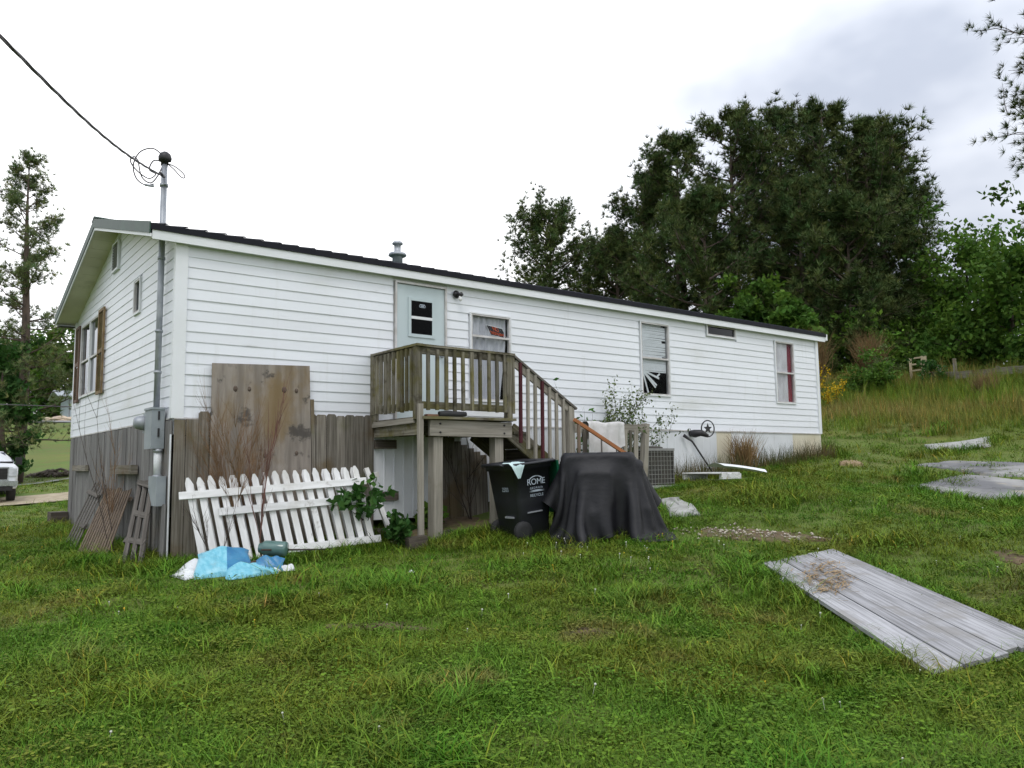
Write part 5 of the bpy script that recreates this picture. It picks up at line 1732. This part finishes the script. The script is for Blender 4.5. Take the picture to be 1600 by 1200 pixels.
def broadleaf(x, y, H, r, seed, label, group=None, cs=.18, leaf=.26, nl=5200, m=None, squash=.8, name='leafy_tree', trunk=True, cat='tree', z0=None):
    rng = np.random.default_rng(seed)
    z0 = G(x, y)-.1 if z0 is None else z0
    root = thing(name, label, cat, (x, y, z0), group)
    mbt = MB()
    top = np.array((x+rng.normal()*.3, y+rng.normal()*.3, z0+H*.75))
    tp = [np.array((x, y, z0))*(1-t)+top*t+np.array((.1*math.sin(t*5+seed), .1*math.cos(t*4), 0)) for t in np.linspace(0, 1, 7)]
    mbt.tube(tp, [max(.02, .022*H*(1-t*.9)) for t in np.linspace(0, 1, 7)], 7)
    tp = np.array(tp)
    cen = []
    nb = 26
    for k in range(nb):
        f = cs+(1-cs)*rng.random()
        at = np.array([np.interp(min(f, 1), np.linspace(0, 1, 7), tp[:, i]) for i in range(3)])
        an = rng.uniform(0, 2*PI); el = rng.uniform(-.15, .9)
        u = (f-cs)/(1-cs)
        R_ = r*(.6+.5*math.sin(PI*min(1, u*.9+.1)))*rng.uniform(.6, 1.1)
        d = (math.cos(an)*math.cos(el), math.sin(an)*math.cos(el), math.sin(el)*squash)
        pts = limb(at, d, R_, rng, 5, .5, .2)
        mbt.tube(pts, [.012*H*.5*(1-i/6) for i in range(6)], 4, cap=False)
        for i in (2, 3, 4, 5):
            cen.append((pts[i], R_*.16+.16*r))
    for k in range(10):
        cen.append((top+rng.normal(size=3)*r*.35+np.array((0, 0, r*.3)), r*.28))
    mbt.build('trunk', M_bark, root)
    per = max(8, nl//len(cen))
    C, cv = [], []
    for q, rad in cen:
        g_ = rng.normal(size=(per, 3)); g_ /= np.linalg.norm(g_, axis=1, keepdims=True)
        g_ *= (rad*rng.uniform(.25, 1.15, (per, 1)))
        g_[:, 2] *= .75
        C.append(q+g_); cv += [rng.uniform(.7, 1.3)]*per
    C = np.concatenate(C)
    C[:, 2] = np.maximum(C[:, 2], z0+.15)
    V, F = leaf_clump(C, leaf, rng, .62, .1)
    col = colours(len(C), rng, .75, 1.25)*np.repeat(np.array(cv), 4)[:, None]
    mesh_from_arrays('crown', V, F, m or L_dec, root, col=col)
    return root


# pine grove behind the far end of the house
GROVE = [(36.0, 28.6, 12.0, 2.7), (34.0, 23.6, 15.0, 2.9), (33.3, 20.1, 16.4, 2.9), (33.2, 16.2, 16.3, 2.9), (37.0, 15.6, 17.3, 3.1), (36.2, 12.6, 16.0, 2.9),
         (37.1, 10.8, 14.6, 2.9), (40.0, 11.6, 15.0, 2.7), (43.0, 12.9, 13.6, 2.6), (29.1, 15.0, 10.9, 2.6), (32.1, 11.5, 10.6, 2.5), (32.5, 9.4, 9.2, 2.3), (31.0, 18.6, 11.2, 2.6), (39.5, 17.5, 14, 3.0), (34.2, 26.3, 12.2, 2.6)]
ORD = ['leftmost dark pine of the grove beyond the roof', 'dark pine on the left shoulder of the grove, third from its left end', 'dark pine left of the grove\'s peak, fourth from its left end', 'tall dark pine making the left peak of the grove',
       'tallest dark pine in the middle of the grove', 'tall dark pine just right of the grove\'s tallest', 'dark pine with a bare trunk right of the grove\'s middle', 'dark pine on the right side of the grove',
       'dark pine with long limbs at the right edge of the grove', 'low dark pine in front, left of the grove\'s middle', 'low dark pine in front of the grove\'s tallest tree', 'lowest dark pine in front at the right of the grove',
       'low dark pine filling the left front of the grove', 'dark pine standing at the back of the grove\'s middle', 'short dark pine at the grove\'s left end, second from the left']
for k, (x, y, H, r) in enumerate(GROVE):
    pine(x, y, H, r*1.2, .2 if k < 9 else .06, 100+k, ORD[k], 'pines of the grove behind the house', nb=64 if k < 9 else 52, tl=.36)
pine(32.4, 31.0, 14.1, 3.4, .46, 130, 'lone round-topped pine standing left of the grove above the roof', sparse=1.0, nb=66, tl=.36,
     prof=lambda u: .65+.45*math.sin(PI*min(1, u*1.05)))
pine(26.2, -3.1, 15.5, 3.35, .30, 131, 'pine reaching in from the upper right edge', sparse=1.0, nb=140, tl=.25, per=30, nw=.018)
pine(2.7, 42.7, 18.9, 3.9, .12, 132, 'tall sparse pine beyond the gable at the left', sparse=.72, nb=74, tl=.34, nw=.03, m=L_pinehaze, prof=lambda u: 1.0-.72*u)
broadleaf(2.1, 42.2, 9.5, 1.7, 140, 'dark leafy tree growing round the foot of the tall sparse pine', cs=.10, leaf=.30, nl=7000, squash=.6, m=L_vine)
broadleaf(-1.4, 46.5, 16, 3.0, 141, 'leafy tree at the left edge beside the tall pine', cs=.2, leaf=.34, nl=4500)
# broadleaf trees right of and in front of the grove
for k, (x, y, H, r, lb) in enumerate(((28.6, 11.6, 5.6, 1.9, 'bright green leafy tree in front of the dark pines'), (27.4, 9.4, 4.2, 1.1, 'small green leafy tree near the house\'s far roof corner'), (39.6, 7.1, 9.0, 3.1, 'large green leafy tree right of the pine grove'),
                                      (34.0, 3.3, 7.2, 2.6, 'bushy dark green tree at the right edge behind the fence'), (41.0, 2.5, 8.0, 3.0, 'tall green leafy tree at the far right edge'), (41.4, 10.0, 7.0, 2.4, 'green leafy tree between the grove and the large leafy tree'))):
    broadleaf(x, y, H, r, 150+k, lb, cs=.08, leaf=.28, nl=9000, squash=.7)
for k, (x, y, H, r, lb) in enumerate(((31.5, 8.0, 3.2, 1.7, 'dark bush under the pines, left of the leafy tree'), (34.5, 7.6, 3.4, 1.9, 'dark bush under the right side of the pine grove'), (31.6, 14.2, 3.2, 1.9, 'dark bush under the middle of the pine grove'),
                                      (32.5, 5.0, 3.0, 1.7, 'dark bush behind the pale wooden frame'), (31.5, 1.0, 2.4, 1.5, 'dark bush behind the right part of the board fence'), (30.5, 10.8, 3.0, 1.6, 'dark bush behind the tall dry grass'),
                                      (37, 8.5, 4, 2.2, 'dark bush deep under the grove\'s right edge'), (35, 12, 4, 2.2, 'dark bush deep under the grove\'s tallest pine'), (33.5, 19, 3.4, 2.0, 'dark bush under the left of the pine grove'))):
    broadleaf(x, y, H, r, 170+k, lb, cs=.02, leaf=.24, nl=3600, squash=.5, name='understory_bush', cat='bush', group='bushes under the pine grove', m=L_dec)
# far wood behind the shed
for k, (x, y, H, lb) in enumerate(((1, 128, 11, 'far leafy tree left of the tall pine\'s trunk'), (8, 127, 12, 'far leafy tree right behind the tall pine\'s trunk'), (13.5, 124, 11.5, 'far leafy tree left of the metal shed'), (17, 123, 12, 'far leafy tree behind the metal shed'), (-6, 130, 12, 'far leafy tree at the left edge'), (25, 122, 10, 'far leafy tree right of the metal shed'))):
    broadleaf(x, y, H*1.1, 5.0, 190+k, lb, 'far trees behind the shed', cs=.03, leaf=.85, nl=4200, squash=.7)

# ------------------------------------------------------------------ small plants
def twiggy(name, label, cat, base, stems, m, rng_seed, depth=3, ln=.9, spread=.35, r0=.009, lean=(0, 0), kids=5, leaves=None, group=None, rise=.5):
    rng = np.random.default_rng(rng_seed)
    root = thing(name, label, cat, base, group)
    mb = MB(); tips = []
    def grow(p, d, l, r, lev):
        pts = limb(p, d, l, rng, 5, .25, rise*.3)
        mb.tube(pts, [r*(1-i*.14) for i in range(6)], 5 if lev == 0 else 3, cap=False)
        if lev >= 1: tips.extend(pts[2:])
        if lev < depth-1:
            for k in range(kids):
                i = rng.integers(1, 6)
                sd = rdir(1, rng, .5)[0]
                dd = (pts[i]-pts[i-1])/np.linalg.norm(pts[i]-pts[i-1])*.9+sd*spread*1.7
                grow(pts[i], dd, l*rng.uniform(.35, .6), r*.55, lev+1)
    for k in range(stems):
        d = np.array((rng.normal()*spread+lean[0], rng.normal()*spread+lean[1], 1.0))
        grow(np.array(base)+np.array((rng.normal()*.03, rng.normal()*.03, 0)), d, ln*rng.uniform(.75, 1.15), r0*rng.uniform(.7, 1.1), 0)
    mb.build('stems', m, root)
    if leaves:
        lm, size, per, asp = leaves
        T = np.repeat(np.array(tips), per, 0)+rng.normal(size=(len(tips)*per, 3))*.03
        V, F = leaf_clump(T, size, rng, asp, .3)
        mesh_from_arrays('leaves', V, F, lm, root, col=colours(len(T), rng))
    return root


twiggy('bare_sapling', 'bare reddish sapling with fine twigs in front of the plywood', 'sapling', (.66, -1.02, G(.66, -1.02)), 1, M_twig, 61, depth=3, ln=1.30, spread=.1, r0=.010, lean=(-.06, .2), kids=8)
twiggy('bare_sapling', 'bare tan brushy sapling standing against the plywood', 'sapling', (.72, -.30, G(.72, -.3)), 10, M_twigpale, 62, depth=3, ln=1.18, spread=.22, r0=.0055, lean=(0, .02), kids=13)
twiggy('bare_sapling', 'thin dark sapling in front of the leftmost white pickets', 'sapling', (.28, -1.0, G(.28, -1.0)), 2, M_twigdark, 63, depth=3, ln=.8, spread=.25, r0=.008, lean=(.2, .1), kids=5)
twiggy('bare_sapling', 'thin bare sapling rising before the gable skirting', 'sapling', (-.35, 1.1, G(-.35, 1.1)), 2, M_twigdark, 64, depth=2, ln=1.9, spread=.12, r0=.008, lean=(-.05, .35), kids=4)
twiggy('bare_sapling', 'bare brown weed stems between the slatted panels and the meter box', 'sapling', (-.22, 1.9, G(-.2, 1.9)), 5, M_twigpale, 65, depth=3, ln=1.1, spread=.18, r0=.007, lean=(0, .1), kids=5)
twiggy('bare_sapling', 'dark bare vine stems climbing the boards under the stairs', 'vine', (3.95, -.35, G(3.95, -.35)), 3, M_twigdark, 66, depth=3, ln=1.0, spread=.3, r0=.012, lean=(-.3, .05), kids=4)
twiggy('privet_shrub', 'airy privet shrub with small pale leaves behind the lower railing', 'shrub', (7.15, -.16, G(7.15, -.16)), 8, M_twigdark, 67, depth=3, ln=1.15, spread=.42, r0=.009, lean=(.05, -.08), kids=6, leaves=(L_shrub, .055, 2, .55))
twiggy('leafy_weed', 'bright green leafy weed behind the draped cloth', 'weed', (5.95, -.55, G(5.95, -.55)), 4, M_twigdark, 68, depth=2, ln=1.15, spread=.16, r0=.008, kids=4, leaves=(L_vine, .13, 1, .6))
twiggy('leafy_vine', 'green leafy vine sprawling over the right end of the white pickets', 'vine', (2.0, -.88, -1.25), 5, M_twigdark, 69, depth=2, ln=.42, spread=.65, r0=.006, lean=(-.35, .0), kids=6, leaves=(L_vine, .12, 2, .7))
twiggy('leafy_vine', 'low green bramble at the foot of the loose white post', 'vine', (2.30, -1.08, G(2.3, -1.08)), 5, M_twigdark, 70, depth=2, ln=.34, spread=.55, r0=.006, kids=6, leaves=(L_vine, .11, 2, .7))
twiggy('leafy_weed', 'dark green leafy weed growing under the deck', 'weed', (3.25, -.42, G(3.25, -.42)), 6, M_twigdark, 71, depth=2, ln=.30, spread=.75, r0=.006, kids=6, leaves=(L_dec, .12, 2, .7))
twiggy('yellow_broom', 'yellow flowering bush behind the house\'s far corner', 'bush', (23.6, 5.9, G(23.6, 5.9)), 6, M_twigdark, 72, depth=3, ln=.95, spread=.4, r0=.012, kids=4, leaves=(L_yellow, .09, 1, .7))
twiggy('yellow_broom', 'low yellow flowering bush beside the taller one on the bank', 'bush', (22.6, 4.9, G(22.6, 4.9)), 4, M_twigdark, 73, depth=3, ln=.6, spread=.5, r0=.012, kids=4, leaves=(L_yellow, .09, 1, .7))
broadleaf(25.3, 5.2, 1.5, .95, 180, 'round dark green bush beside the yellow flowers on the bank', cs=.02, leaf=.12, nl=3000, squash=.5, name='round_bush', cat='bush')
broadleaf(27.6, 6.0, 1.0, .8, 181, 'olive green bush left of the pale wooden frame', cs=.02, leaf=.12, nl=3000, squash=.5, name='round_bush', cat='bush', m=L_shrub)
broadleaf(27.9, 3.7, 1.1, .55, 182, 'small bright green bush between the frame and the fence post', cs=.02, leaf=.12, nl=1300, squash=.5, name='round_bush', cat='bush', m=L_vine)


def dry_clump(label, x, y, h, n, seed, spread=.22, m=None):
    rng = np.random.default_rng(seed)
    b = np.stack([x+rng.normal(size=n)*spread*.4, y+rng.normal(size=n)*spread*.4, np.zeros(n)], 1)
    b[:, 2] = G(b[:, 0], b[:, 1])-.03
    d = rng.normal(size=(n, 3))*spread; d[:, 2] = 1
    d /= np.linalg.norm(d, axis=1, keepdims=True)
    ln = h*rng.uniform(.55, 1.1, (n, 1))
    s_ = np.cross(d, rdir(n, rng)); s_ /= np.linalg.norm(s_, axis=1, keepdims=True)
    w_ = .004*h**.5*3
    tip = b+d*ln+np.stack([rng.normal(size=n), rng.normal(size=n), -np.abs(rng.normal(size=n))*.6], 1)*.12*ln
    mid = b+d*ln*.6
    V = np.stack([b-s_*w_*.5, b+s_*w_*.5, mid+s_*w_*.4, mid-s_*w_*.4, tip], 1).reshape(-1, 3)
    F = []
    k = np.arange(n)*5
    F = np.concatenate([np.stack([k, k+1, k+2], 1), np.stack([k, k+2, k+3], 1), np.stack([k+3, k+2, k+4], 1)])
    o = mesh_from_arrays('dry_grass_clump', V, F, m or L_straw, base=(x, y, G(x, y)), col=colours(n, rng, .6, 1.35, 5, .08))
    return tag(o, label, 'grass clump')


dry_clump('tall dry tan grass clump behind the house\'s far corner', 25.2, 7.1, 2.6, 900, 81, .16)
dry_clump('tall dry tan grass clump left of the pale wooden frame', 28.2, 6.4, 2.4, 800, 82, .18)
dry_clump('tan dry grass clump against the stained skirting panels', 10.35, -.32, .85, 420, 83, .22)
dry_clump('dry brown grass clump on the bank at the right', 25.5, 1.2, 1.0, 500, 84, .3)
dry_clump('dry brown grass clump at the right edge of the bank', 24.0, -1.2, .9, 420, 85, .3)

# ------------------------------------------------------------------ grass (geometry nodes scatter of tufts)
def tuft_mesh(name, n, h, spread, width, m, seed, curl=.5, flat=0.0):
    rng = np.random.default_rng(seed)
    V, F, col = [], [], []
    for k in range(n):
        an = rng.uniform(0, 2*PI)
        b = np.array((rng.normal()*spread, rng.normal()*spread, -.01))
        o = np.array((math.cos(an), math.sin(an), 0))
        s_ = np.array((-math.sin(an), math.cos(an), 0))
        hh = h*rng.uniform(.45, 1.15); w_ = width*rng.uniform(.7, 1.3)
        cu = curl*rng.uniform(.3, 1.3)
        nseg = 3
        i0 = len(V)
        for j in range(nseg+1):
            t = j/nseg
            q = b+o*cu*hh*t*t+np.array((0, 0, hh*(t-.35*cu*t*t)*(1-flat)))
            ww = w_*(1-t**1.5)*.5
            if j < nseg:
                V += [q-s_*ww, q+s_*ww]
            else:
                V += [q]
        for j in range(nseg-1):
            F += [(i0+2*j, i0+2*j+1, i0+2*j+3), (i0+2*j, i0+2*j+3, i0+2*j+2)]
        F += [(i0+2*(nseg-1), i0+2*(nseg-1)+1, i0+2*nseg)]
        c = rng.uniform(.7, 1.3); yl = rng.uniform(.85, 1.25)
        if rng.random() < .04: c, yl = c*1.3, 1.7
        col += [(c*yl, c, c*rng.uniform(.7, 1.2))]*(2*nseg+1)
    me = bpy.data.meshes.new(name)
    me.from_pydata([tuple(q) for q in V], [], F)
    at = me.color_attributes.new('Col', 'FLOAT_COLOR', 'POINT')
    at.data.foreach_set('color', [c for q in col for c in (*q, 1)])
    me.materials.append(m)
    return bpy.data.objects.new(name, me)


def clover_mesh(name, n, spread, size, m, seed, hgt=.05):
    rng = np.random.default_rng(seed)
    C = np.stack([rng.normal(size=n)*spread, rng.normal(size=n)*spread, rng.uniform(.01, hgt, n)], 1)
    a = rdir(n, rng); a[:, 2] *= .3
    b = np.cross(a, np.array((0, 0, 1))+rng.normal(size=(n, 3))*.3); b /= np.linalg.norm(b, axis=1, keepdims=True)
    s_ = size*rng.uniform(.6, 1.3, (n, 1))
    V, F = quads(C, a*s_*.5, b*s_*.42)
    me = bpy.data.meshes.new(name)
    me.from_pydata([tuple(q) for q in V], [], [tuple(f) for f in F])
    at = me.color_attributes.new('Col', 'FLOAT_COLOR', 'POINT')
    at.data.foreach_set('color', [c for q in colours(n, rng, .7, 1.3) for c in (*q, 1)])
    me.materials.append(m)
    return bpy.data.objects.new(name, me)


def scatter(name, sources, pts, idx, rot, scl, label, cat):
    me = bpy.data.meshes.new(name)
    me.vertices.add(len(pts)); me.vertices.foreach_set('co', np.asarray(pts, np.float32).ravel())
    a = me.attributes.new('idx', 'INT', 'POINT'); a.data.foreach_set('value', np.asarray(idx, np.int32))
    a = me.attributes.new('rot', 'FLOAT_VECTOR', 'POINT'); a.data.foreach_set('vector', np.asarray(rot, np.float32).ravel())
    a = me.attributes.new('scl', 'FLOAT_VECTOR', 'POINT'); a.data.foreach_set('vector', np.asarray(scl, np.float32).ravel())
    o = bpy.data.objects.new(name, me); COL.objects.link(o)
    ng = bpy.data.node_groups.new(name, 'GeometryNodeTree')
    ng.interface.new_socket('Geometry', in_out='INPUT', socket_type='NodeSocketGeometry')
    ng.interface.new_socket('Geometry', in_out='OUTPUT', socket_type='NodeSocketGeometry')
    gi = ng.nodes.new('NodeGroupInput'); go = ng.nodes.new('NodeGroupOutput')
    gti = ng.nodes.new('GeometryNodeGeometryToInstance')
    for s_ in reversed(sources):
        oi = ng.nodes.new('GeometryNodeObjectInfo'); oi.inputs['Object'].default_value = s_
        ng.links.new(oi.outputs['Geometry'], gti.inputs[0])
    iop = ng.nodes.new('GeometryNodeInstanceOnPoints')
    iop.inputs['Pick Instance'].default_value = True
    def attr(nm, dt):
        n = ng.nodes.new('GeometryNodeInputNamedAttribute'); n.data_type = dt; n.inputs['Name'].default_value = nm
        return n.outputs['Attribute']
    ng.links.new(gi.outputs[0], iop.inputs['Points'])
    ng.links.new(gti.outputs[0], iop.inputs['Instance'])
    ng.links.new(attr('idx', 'INT'), iop.inputs['Instance Index'])
    ng.links.new(attr('rot', 'FLOAT_VECTOR'), iop.inputs['Rotation'])
    ng.links.new(attr('scl', 'FLOAT_VECTOR'), iop.inputs['Scale'])
    ng.links.new(iop.outputs[0], go.inputs[0])
    md = o.modifiers.new('scatter', 'NODES'); md.node_group = ng
    return tag(o, label, cat, kind='stuff')


L_grass = leafmat('lawn_blades', (0.086, 0.195, 0.020), (0.130, 0.185, 0.022), trans=0.0, rough=0.75, vary=.25,
                  macro=(.55, [((0.21, 0.165, 0.06), 1.3, .55, .72, .6), ((0.050, 0.155, 0.010), .9, .54, .68, .85)]))
L_clover = leafmat('clover_leaves', (0.085, 0.165, 0.014), (0.125, 0.155, 0.018), trans=0.0, rough=0.75, vary=.2,
                   macro=(.7, [((0.13, 0.11, 0.035), 1.3, .58, .75, .6)]))
L_bank = leafmat('bank_stalks', (0.16, 0.185, 0.038), (0.24, 0.205, 0.075), trans=0.0, rough=0.75, vary=.3,
                 macro=(.25, [((0.11, 0.20, 0.02), .35, .42, .60, .85)]))
SRC = [tuft_mesh('t', 20, .062, .05, .0058, L_grass, 1, 1.0), tuft_mesh('t', 18, .075, .055, .0060, L_grass, 2, 1.0), tuft_mesh('t', 22, .052, .06, .0056, L_grass, 3, 1.3),
       tuft_mesh('t', 22, .13, .04, .0072, L_grass, 4, 1.0), tuft_mesh('t', 26, .165, .05, .0080, L_grass, 5, 1.1),
       clover_mesh('t', 24, .06, .020, L_clover, 6), clover_mesh('t', 20, .05, .026, L_clover, 7, .04)]


def vnoise(x, y, s_, seed):
    r = np.random.default_rng(seed)
    z = 0
    for k in range(5):
        a, b, c, d = r.normal(size=4)
        z = z+np.sin((x*a+y*b)*s_*1.3+c*6+1.5*np.sin((x*b-y*a)*s_*.9+d*6))
    return z/5


def inquad(x, y, pts, pad=0.0):
    pts = np.array(pts, float)
    c = pts.mean(0)
    pts = c+(pts-c)*(1+pad)
    s = None
    ok = np.ones_like(x, bool)
    area = 0
    for i in range(len(pts)):
        a, b = pts[i], pts[(i+1) % len(pts)]
        area += a[0]*b[1]-b[0]*a[1]
    sg = 1 if area > 0 else -1
    for i in range(len(pts)):
        a, b = pts[i], pts[(i+1) % len(pts)]
        ok &= sg*((b[0]-a[0])*(y-a[1])-(b[1]-a[1])*(x-a[0])) > 0
    return ok


def blocked(x, y, pad=0.0):
    m = (x > -.02) & (x < HL) & (y > -.04) & (y < HW)
    m |= inquad(x, y, [(4.42, -4.80), (5.48, -4.95), (4.02, -7.40), (2.86, -7.14)], -.02)
    m |= inquad(x, y, [(5.45, -2.75), (5.75, -2.95), (6.45, -2.05), (6.25, -1.85)], -.1)
    m |= inquad(x, y, [(16.3, -1.15), (17.6, -1.9), (18.6, -1.5), (17.2, -.6)], -.1)
    rk = vnoise(x, y, 3.0, 41) < .25
    m |= rk & inquad(x, y, [(13.6, -2.05), (14.9, -2.2), (14.2, -4.6), (12.9, -4.9), (12.9, -3.7)], -.08)
    m |= rk & inquad(x, y, [(10.8, -3.2), (12.7, -3.3), (12.5, -4.9), (11.3, -5.3), (10.6, -4.4)], -.08)
    m |= (np.abs(y-(26.3+.01*x)) < 1.7) | (np.abs(y-(40.2-.02*x)) < 1.8)
    m |= (x > 2.6) & (x < 4.6) & (y > -1.05) & (y < 0)
    m |= inquad(x, y, [(-.12, -.75), (.3, -.85), (.95, -1.25), (.95, -1.5), (.3, -1.5), (-.1, -1.05)], -.05)
    m |= inquad(x, y, [(8.1, -.65), (9.2, -.7), (9.8, -1.3), (8.5, -1.3)], -.02)
    return m


def soilmask(x, y):
    k = np.zeros_like(x)
    for (a, b, c, d, e) in SOIL:
        u = (x-a)*math.cos(e)+(y-b)*math.sin(e); v = -(x-a)*math.sin(e)+(y-b)*math.cos(e)
        k = np.maximum(k, np.exp(-((u/c)**2+(v/d)**2)**2*.7))
    return k


def polar(n, r0, r1, rng, pw=1.0, half=58):
    u = rng.random(n)
    r = (r0**pw+(r1**pw-r0**pw)*u)**(1/pw)
    th = YAW+math.radians(1)*rng.uniform(-half, half, n)
    return CAMP[0]+r*np.cos(th), CAMP[1]+r*np.sin(th), r


rng = np.random.default_rng(77)
X, Y, S_, I_ = [], [], [], []
for (n, r0, r1, pw, sc) in ((40000, 2.2, 7.5, 1.6, 1.0), (44000, 7.5, 16, 1.6, 1.15), (24000, 16, 34, 1.5, 1.75), (9000, 34, 60, 1.6, 3.0)):
    x, y, r = polar(n, r0, r1, rng, pw)
    v1 = vnoise(x, y, 1.1, 5)+.5*vnoise(x, y, 2.7, 6); v2 = vnoise(x, y, .8, 9)+.4*vnoise(x, y, 3.1, 10)
    keep = ~blocked(x, y) & (rng.random(n) > soilmask(x, y)*(.62+.5*vnoise(x, y, 4.0, 51))) & (rng.random(n) > np.clip((v2-.35)*.9, 0, .55))
    bank = (x > 19.5+.9*vnoise(x, y, .5, 3)) & (y > -8)
    keep &= ~bank | (rng.random(n) < .35)
    x, y, v1, v2, r = x[keep], y[keep], v1[keep], v2[keep], r[keep]
    k = len(x)
    q = rng.random(k)
    tall = np.clip((v1-.25)*.9, .03, .5)
    idx = np.where(q < tall, rng.integers(3, 5, k), np.where(q > .78, rng.integers(5, 7, k), rng.integers(0, 3, k)))
    s_ = sc*rng.uniform(.7, 1.3, k)*(1+.25*np.clip(v1, -.6, 1))
    X.append(x); Y.append(y); S_.append(s_); I_.append(idx)
# taller grass left uncut along walls, posts and the platform edge
def line(p0, p1, n, w_, lo, hi, ids=(3, 5)):
    t = rng.random(n)
    x = p0[0]+(p1[0]-p0[0])*t+rng.normal(size=n)*w_; y = p0[1]+(p1[1]-p0[1])*t+rng.normal(size=n)*w_
    ok = ~blocked(x, y)
    X.append(x[ok]); Y.append(y[ok]); S_.append(rng.uniform(lo, hi, n)[ok]); I_.append(rng.integers(*ids, n)[ok])
for a in (((-.25, 0), (-.3, 6.8), 500, .12, .9, 1.6), ((.0, -.75), (2.1, -1.15), 260, .10, .7, 1.3), ((2.5, -1.45), (5.2, -3.0), 420, .16, .7, 1.3), ((3.0, -1.3), (4.0, -1.5), 200, .15, .9, 1.6),
          ((-.9, .9), (-.1, -.6), 260, .18, .9, 1.6), ((4.36, -4.80), (2.84, -7.14), 300, .05, .6, 1.1), ((4.2, -4.9), (3.7, -5.6), 100, .12, 1.0, 1.6), ((6.6, -1.2), (13.5, -.15), 500, .16, .5, 1.0), ((8.0, -1.45), (9.6, -1.5), 70, .1, .5, .9), ((9.4, -.6), (13.4, -.15), 140, .12, .6, 1.1), ((13.7, 0), (14, 6), 500, .3, 1.2, 2.4), ((4.1, -7.48), (2.9, -7.24), 70, .04, .5, .8), ((5.62, -4.95), (4.2, -7.3), 200, .05, .6, 1.0), ((16.0, -1.3), (18.6, -1.9), 90, .12, 1.2, 1.8), ((10.5, -4.6), (11.4, -5.5), 70, .1, .9, 1.4), ((10.5, -4.3), (10.9, -3.1), 60, .1, .9, 1.4), ((5.4, -2.8), (6.5, -2.0), 90, .12, .6, 1.0)):
    line(*a)
X, Y, S_, I_ = map(np.concatenate, (X, Y, S_, I_))
Z = G(X, Y)+.018*np.sin(X*2.9+1.7*np.sin(Y*1.3))*np.sin(Y*2.3+1.1*np.sin(X*1.9))
n = len(X)
rot = np.stack([rng.normal(0, .12, n), rng.normal(0, .12, n), rng.uniform(0, 2*PI, n)], 1)
scl = np.stack([S_, S_, S_*rng.uniform(.75, 1.25, n)], 1)
scatter('lawn_grass', SRC, np.stack([X, Y, Z], 1), I_, rot, scl, 'uneven green lawn grass with weeds and clover', 'grass')

# tall mixed grass on the bank
SRCB = [tuft_mesh('t', 20, .55, .10, .012, L_bank, 21, .5), tuft_mesh('t', 24, .42, .12, .013, L_bank, 22, .6), tuft_mesh('t', 16, .75, .08, .010, L_bank, 23, .35)]
n = 15000
x = rng.uniform(15.0, 33, n); y = rng.uniform(-9, 12, n)
keep = ~blocked(x, y) & (x > 18.0+1.6*vnoise(x, y, .5, 3)-.35*np.clip(y, -2, 8)) & (rng.random(n) < .25+.75*np.clip((x-17)/6, 0, 1))
keep &= ~((x > 19.1) & (x < 20.7) & (y < -2.1) & (y > -3.9))
x, y = x[keep], y[keep]; n = len(x)
s_ = rng.uniform(.6, 1.15, n)*(.6+.5*np.clip((x-16)/8, 0, 1))*(1+.3*vnoise(x, y, .9, 12))
scatter('bank_grass', SRCB, np.stack([x, y, G(x, y)], 1), rng.integers(0, 3, n), np.stack([rng.normal(0, .1, n), rng.normal(0, .1, n), rng.uniform(0, 6.28, n)], 1),
        np.stack([s_, s_, s_*rng.uniform(.7, 1.2, n)], 1), 'tall tan and green grass on the bank', 'grass')
# thin seed stalks in front of the skirting
L_weed = leafmat('olive_stalks', (0.075, 0.085, 0.03), (0.10, 0.085, 0.04), trans=0.0)
SRCW = [tuft_mesh('t', 7, .55, .10, .0065, L_weed, 31, .35), tuft_mesh('t', 6, .42, .12, .0065, L_weed, 32, .4)]
n = 420
t = rng.random(n)
x = 7.9+5.6*t; y = -.18-.5*rng.random(n)*(1-t*.6)
s_ = rng.uniform(.6, 1.25, n)
scatter('wall_weeds', SRCW, np.stack([x, y, G(x, y)], 1), rng.integers(0, 2, n), np.stack([rng.normal(0, .1, n), rng.normal(0, .1, n), rng.uniform(0, 6.28, n)], 1),
        np.stack([s_, s_, s_], 1), 'thin seed stalks growing along the white skirting', 'weeds')
# clover heads and small yellow flowers
def flower(name, m, r_):
    mb = MB(); mb.lathe([(r_*.5, 0), (r_, r_*.6), (r_*.8, r_*1.3), (r_*.2, r_*1.6)], Matrix.Translation((0, 0, .05)), n=7)
    mb.tube([(0, 0, -.02), (0, 0, .05)], .0015, 3, cap=False)
    me = bpy.data.meshes.new(name); me.from_pydata(mb.v, [], mb.f); me.materials.append(m)
    return bpy.data.objects.new(name, me)
M_flw = mat('clover_white', (0.62, 0.62, 0.55), (0.55, 0.55, 0.48)); M_fly = mat('buttercup_yellow', (0.75, 0.50, 0.03), (0.7, 0.45, 0.03))
n = 240
x, y, r = polar(n, 3, 20, rng, 1.3)
near = rng.random(n) < .10
x = np.where(near, 4.0+rng.normal(size=n)*.6, x); y = np.where(near, -3.4+rng.normal(size=n)*.5, y)
ok = ~blocked(x, y); x, y, r = x[ok], y[ok], r[ok]; n = len(x)
s_ = rng.uniform(.6, 1.1, n)
scatter('clover_flowers', [flower('f', M_flw, .008), flower('f', M_fly, .007)], np.stack([x, y, G(x, y)+.02], 1), (rng.random(n) < .35).astype(int), np.stack([rng.normal(0, .2, n), rng.normal(0, .2, n), rng.uniform(0, 6.28, n)], 1),
        np.stack([s_, s_, s_], 1), 'scattered white clover heads and tiny yellow flowers in the lawn', 'flowers')
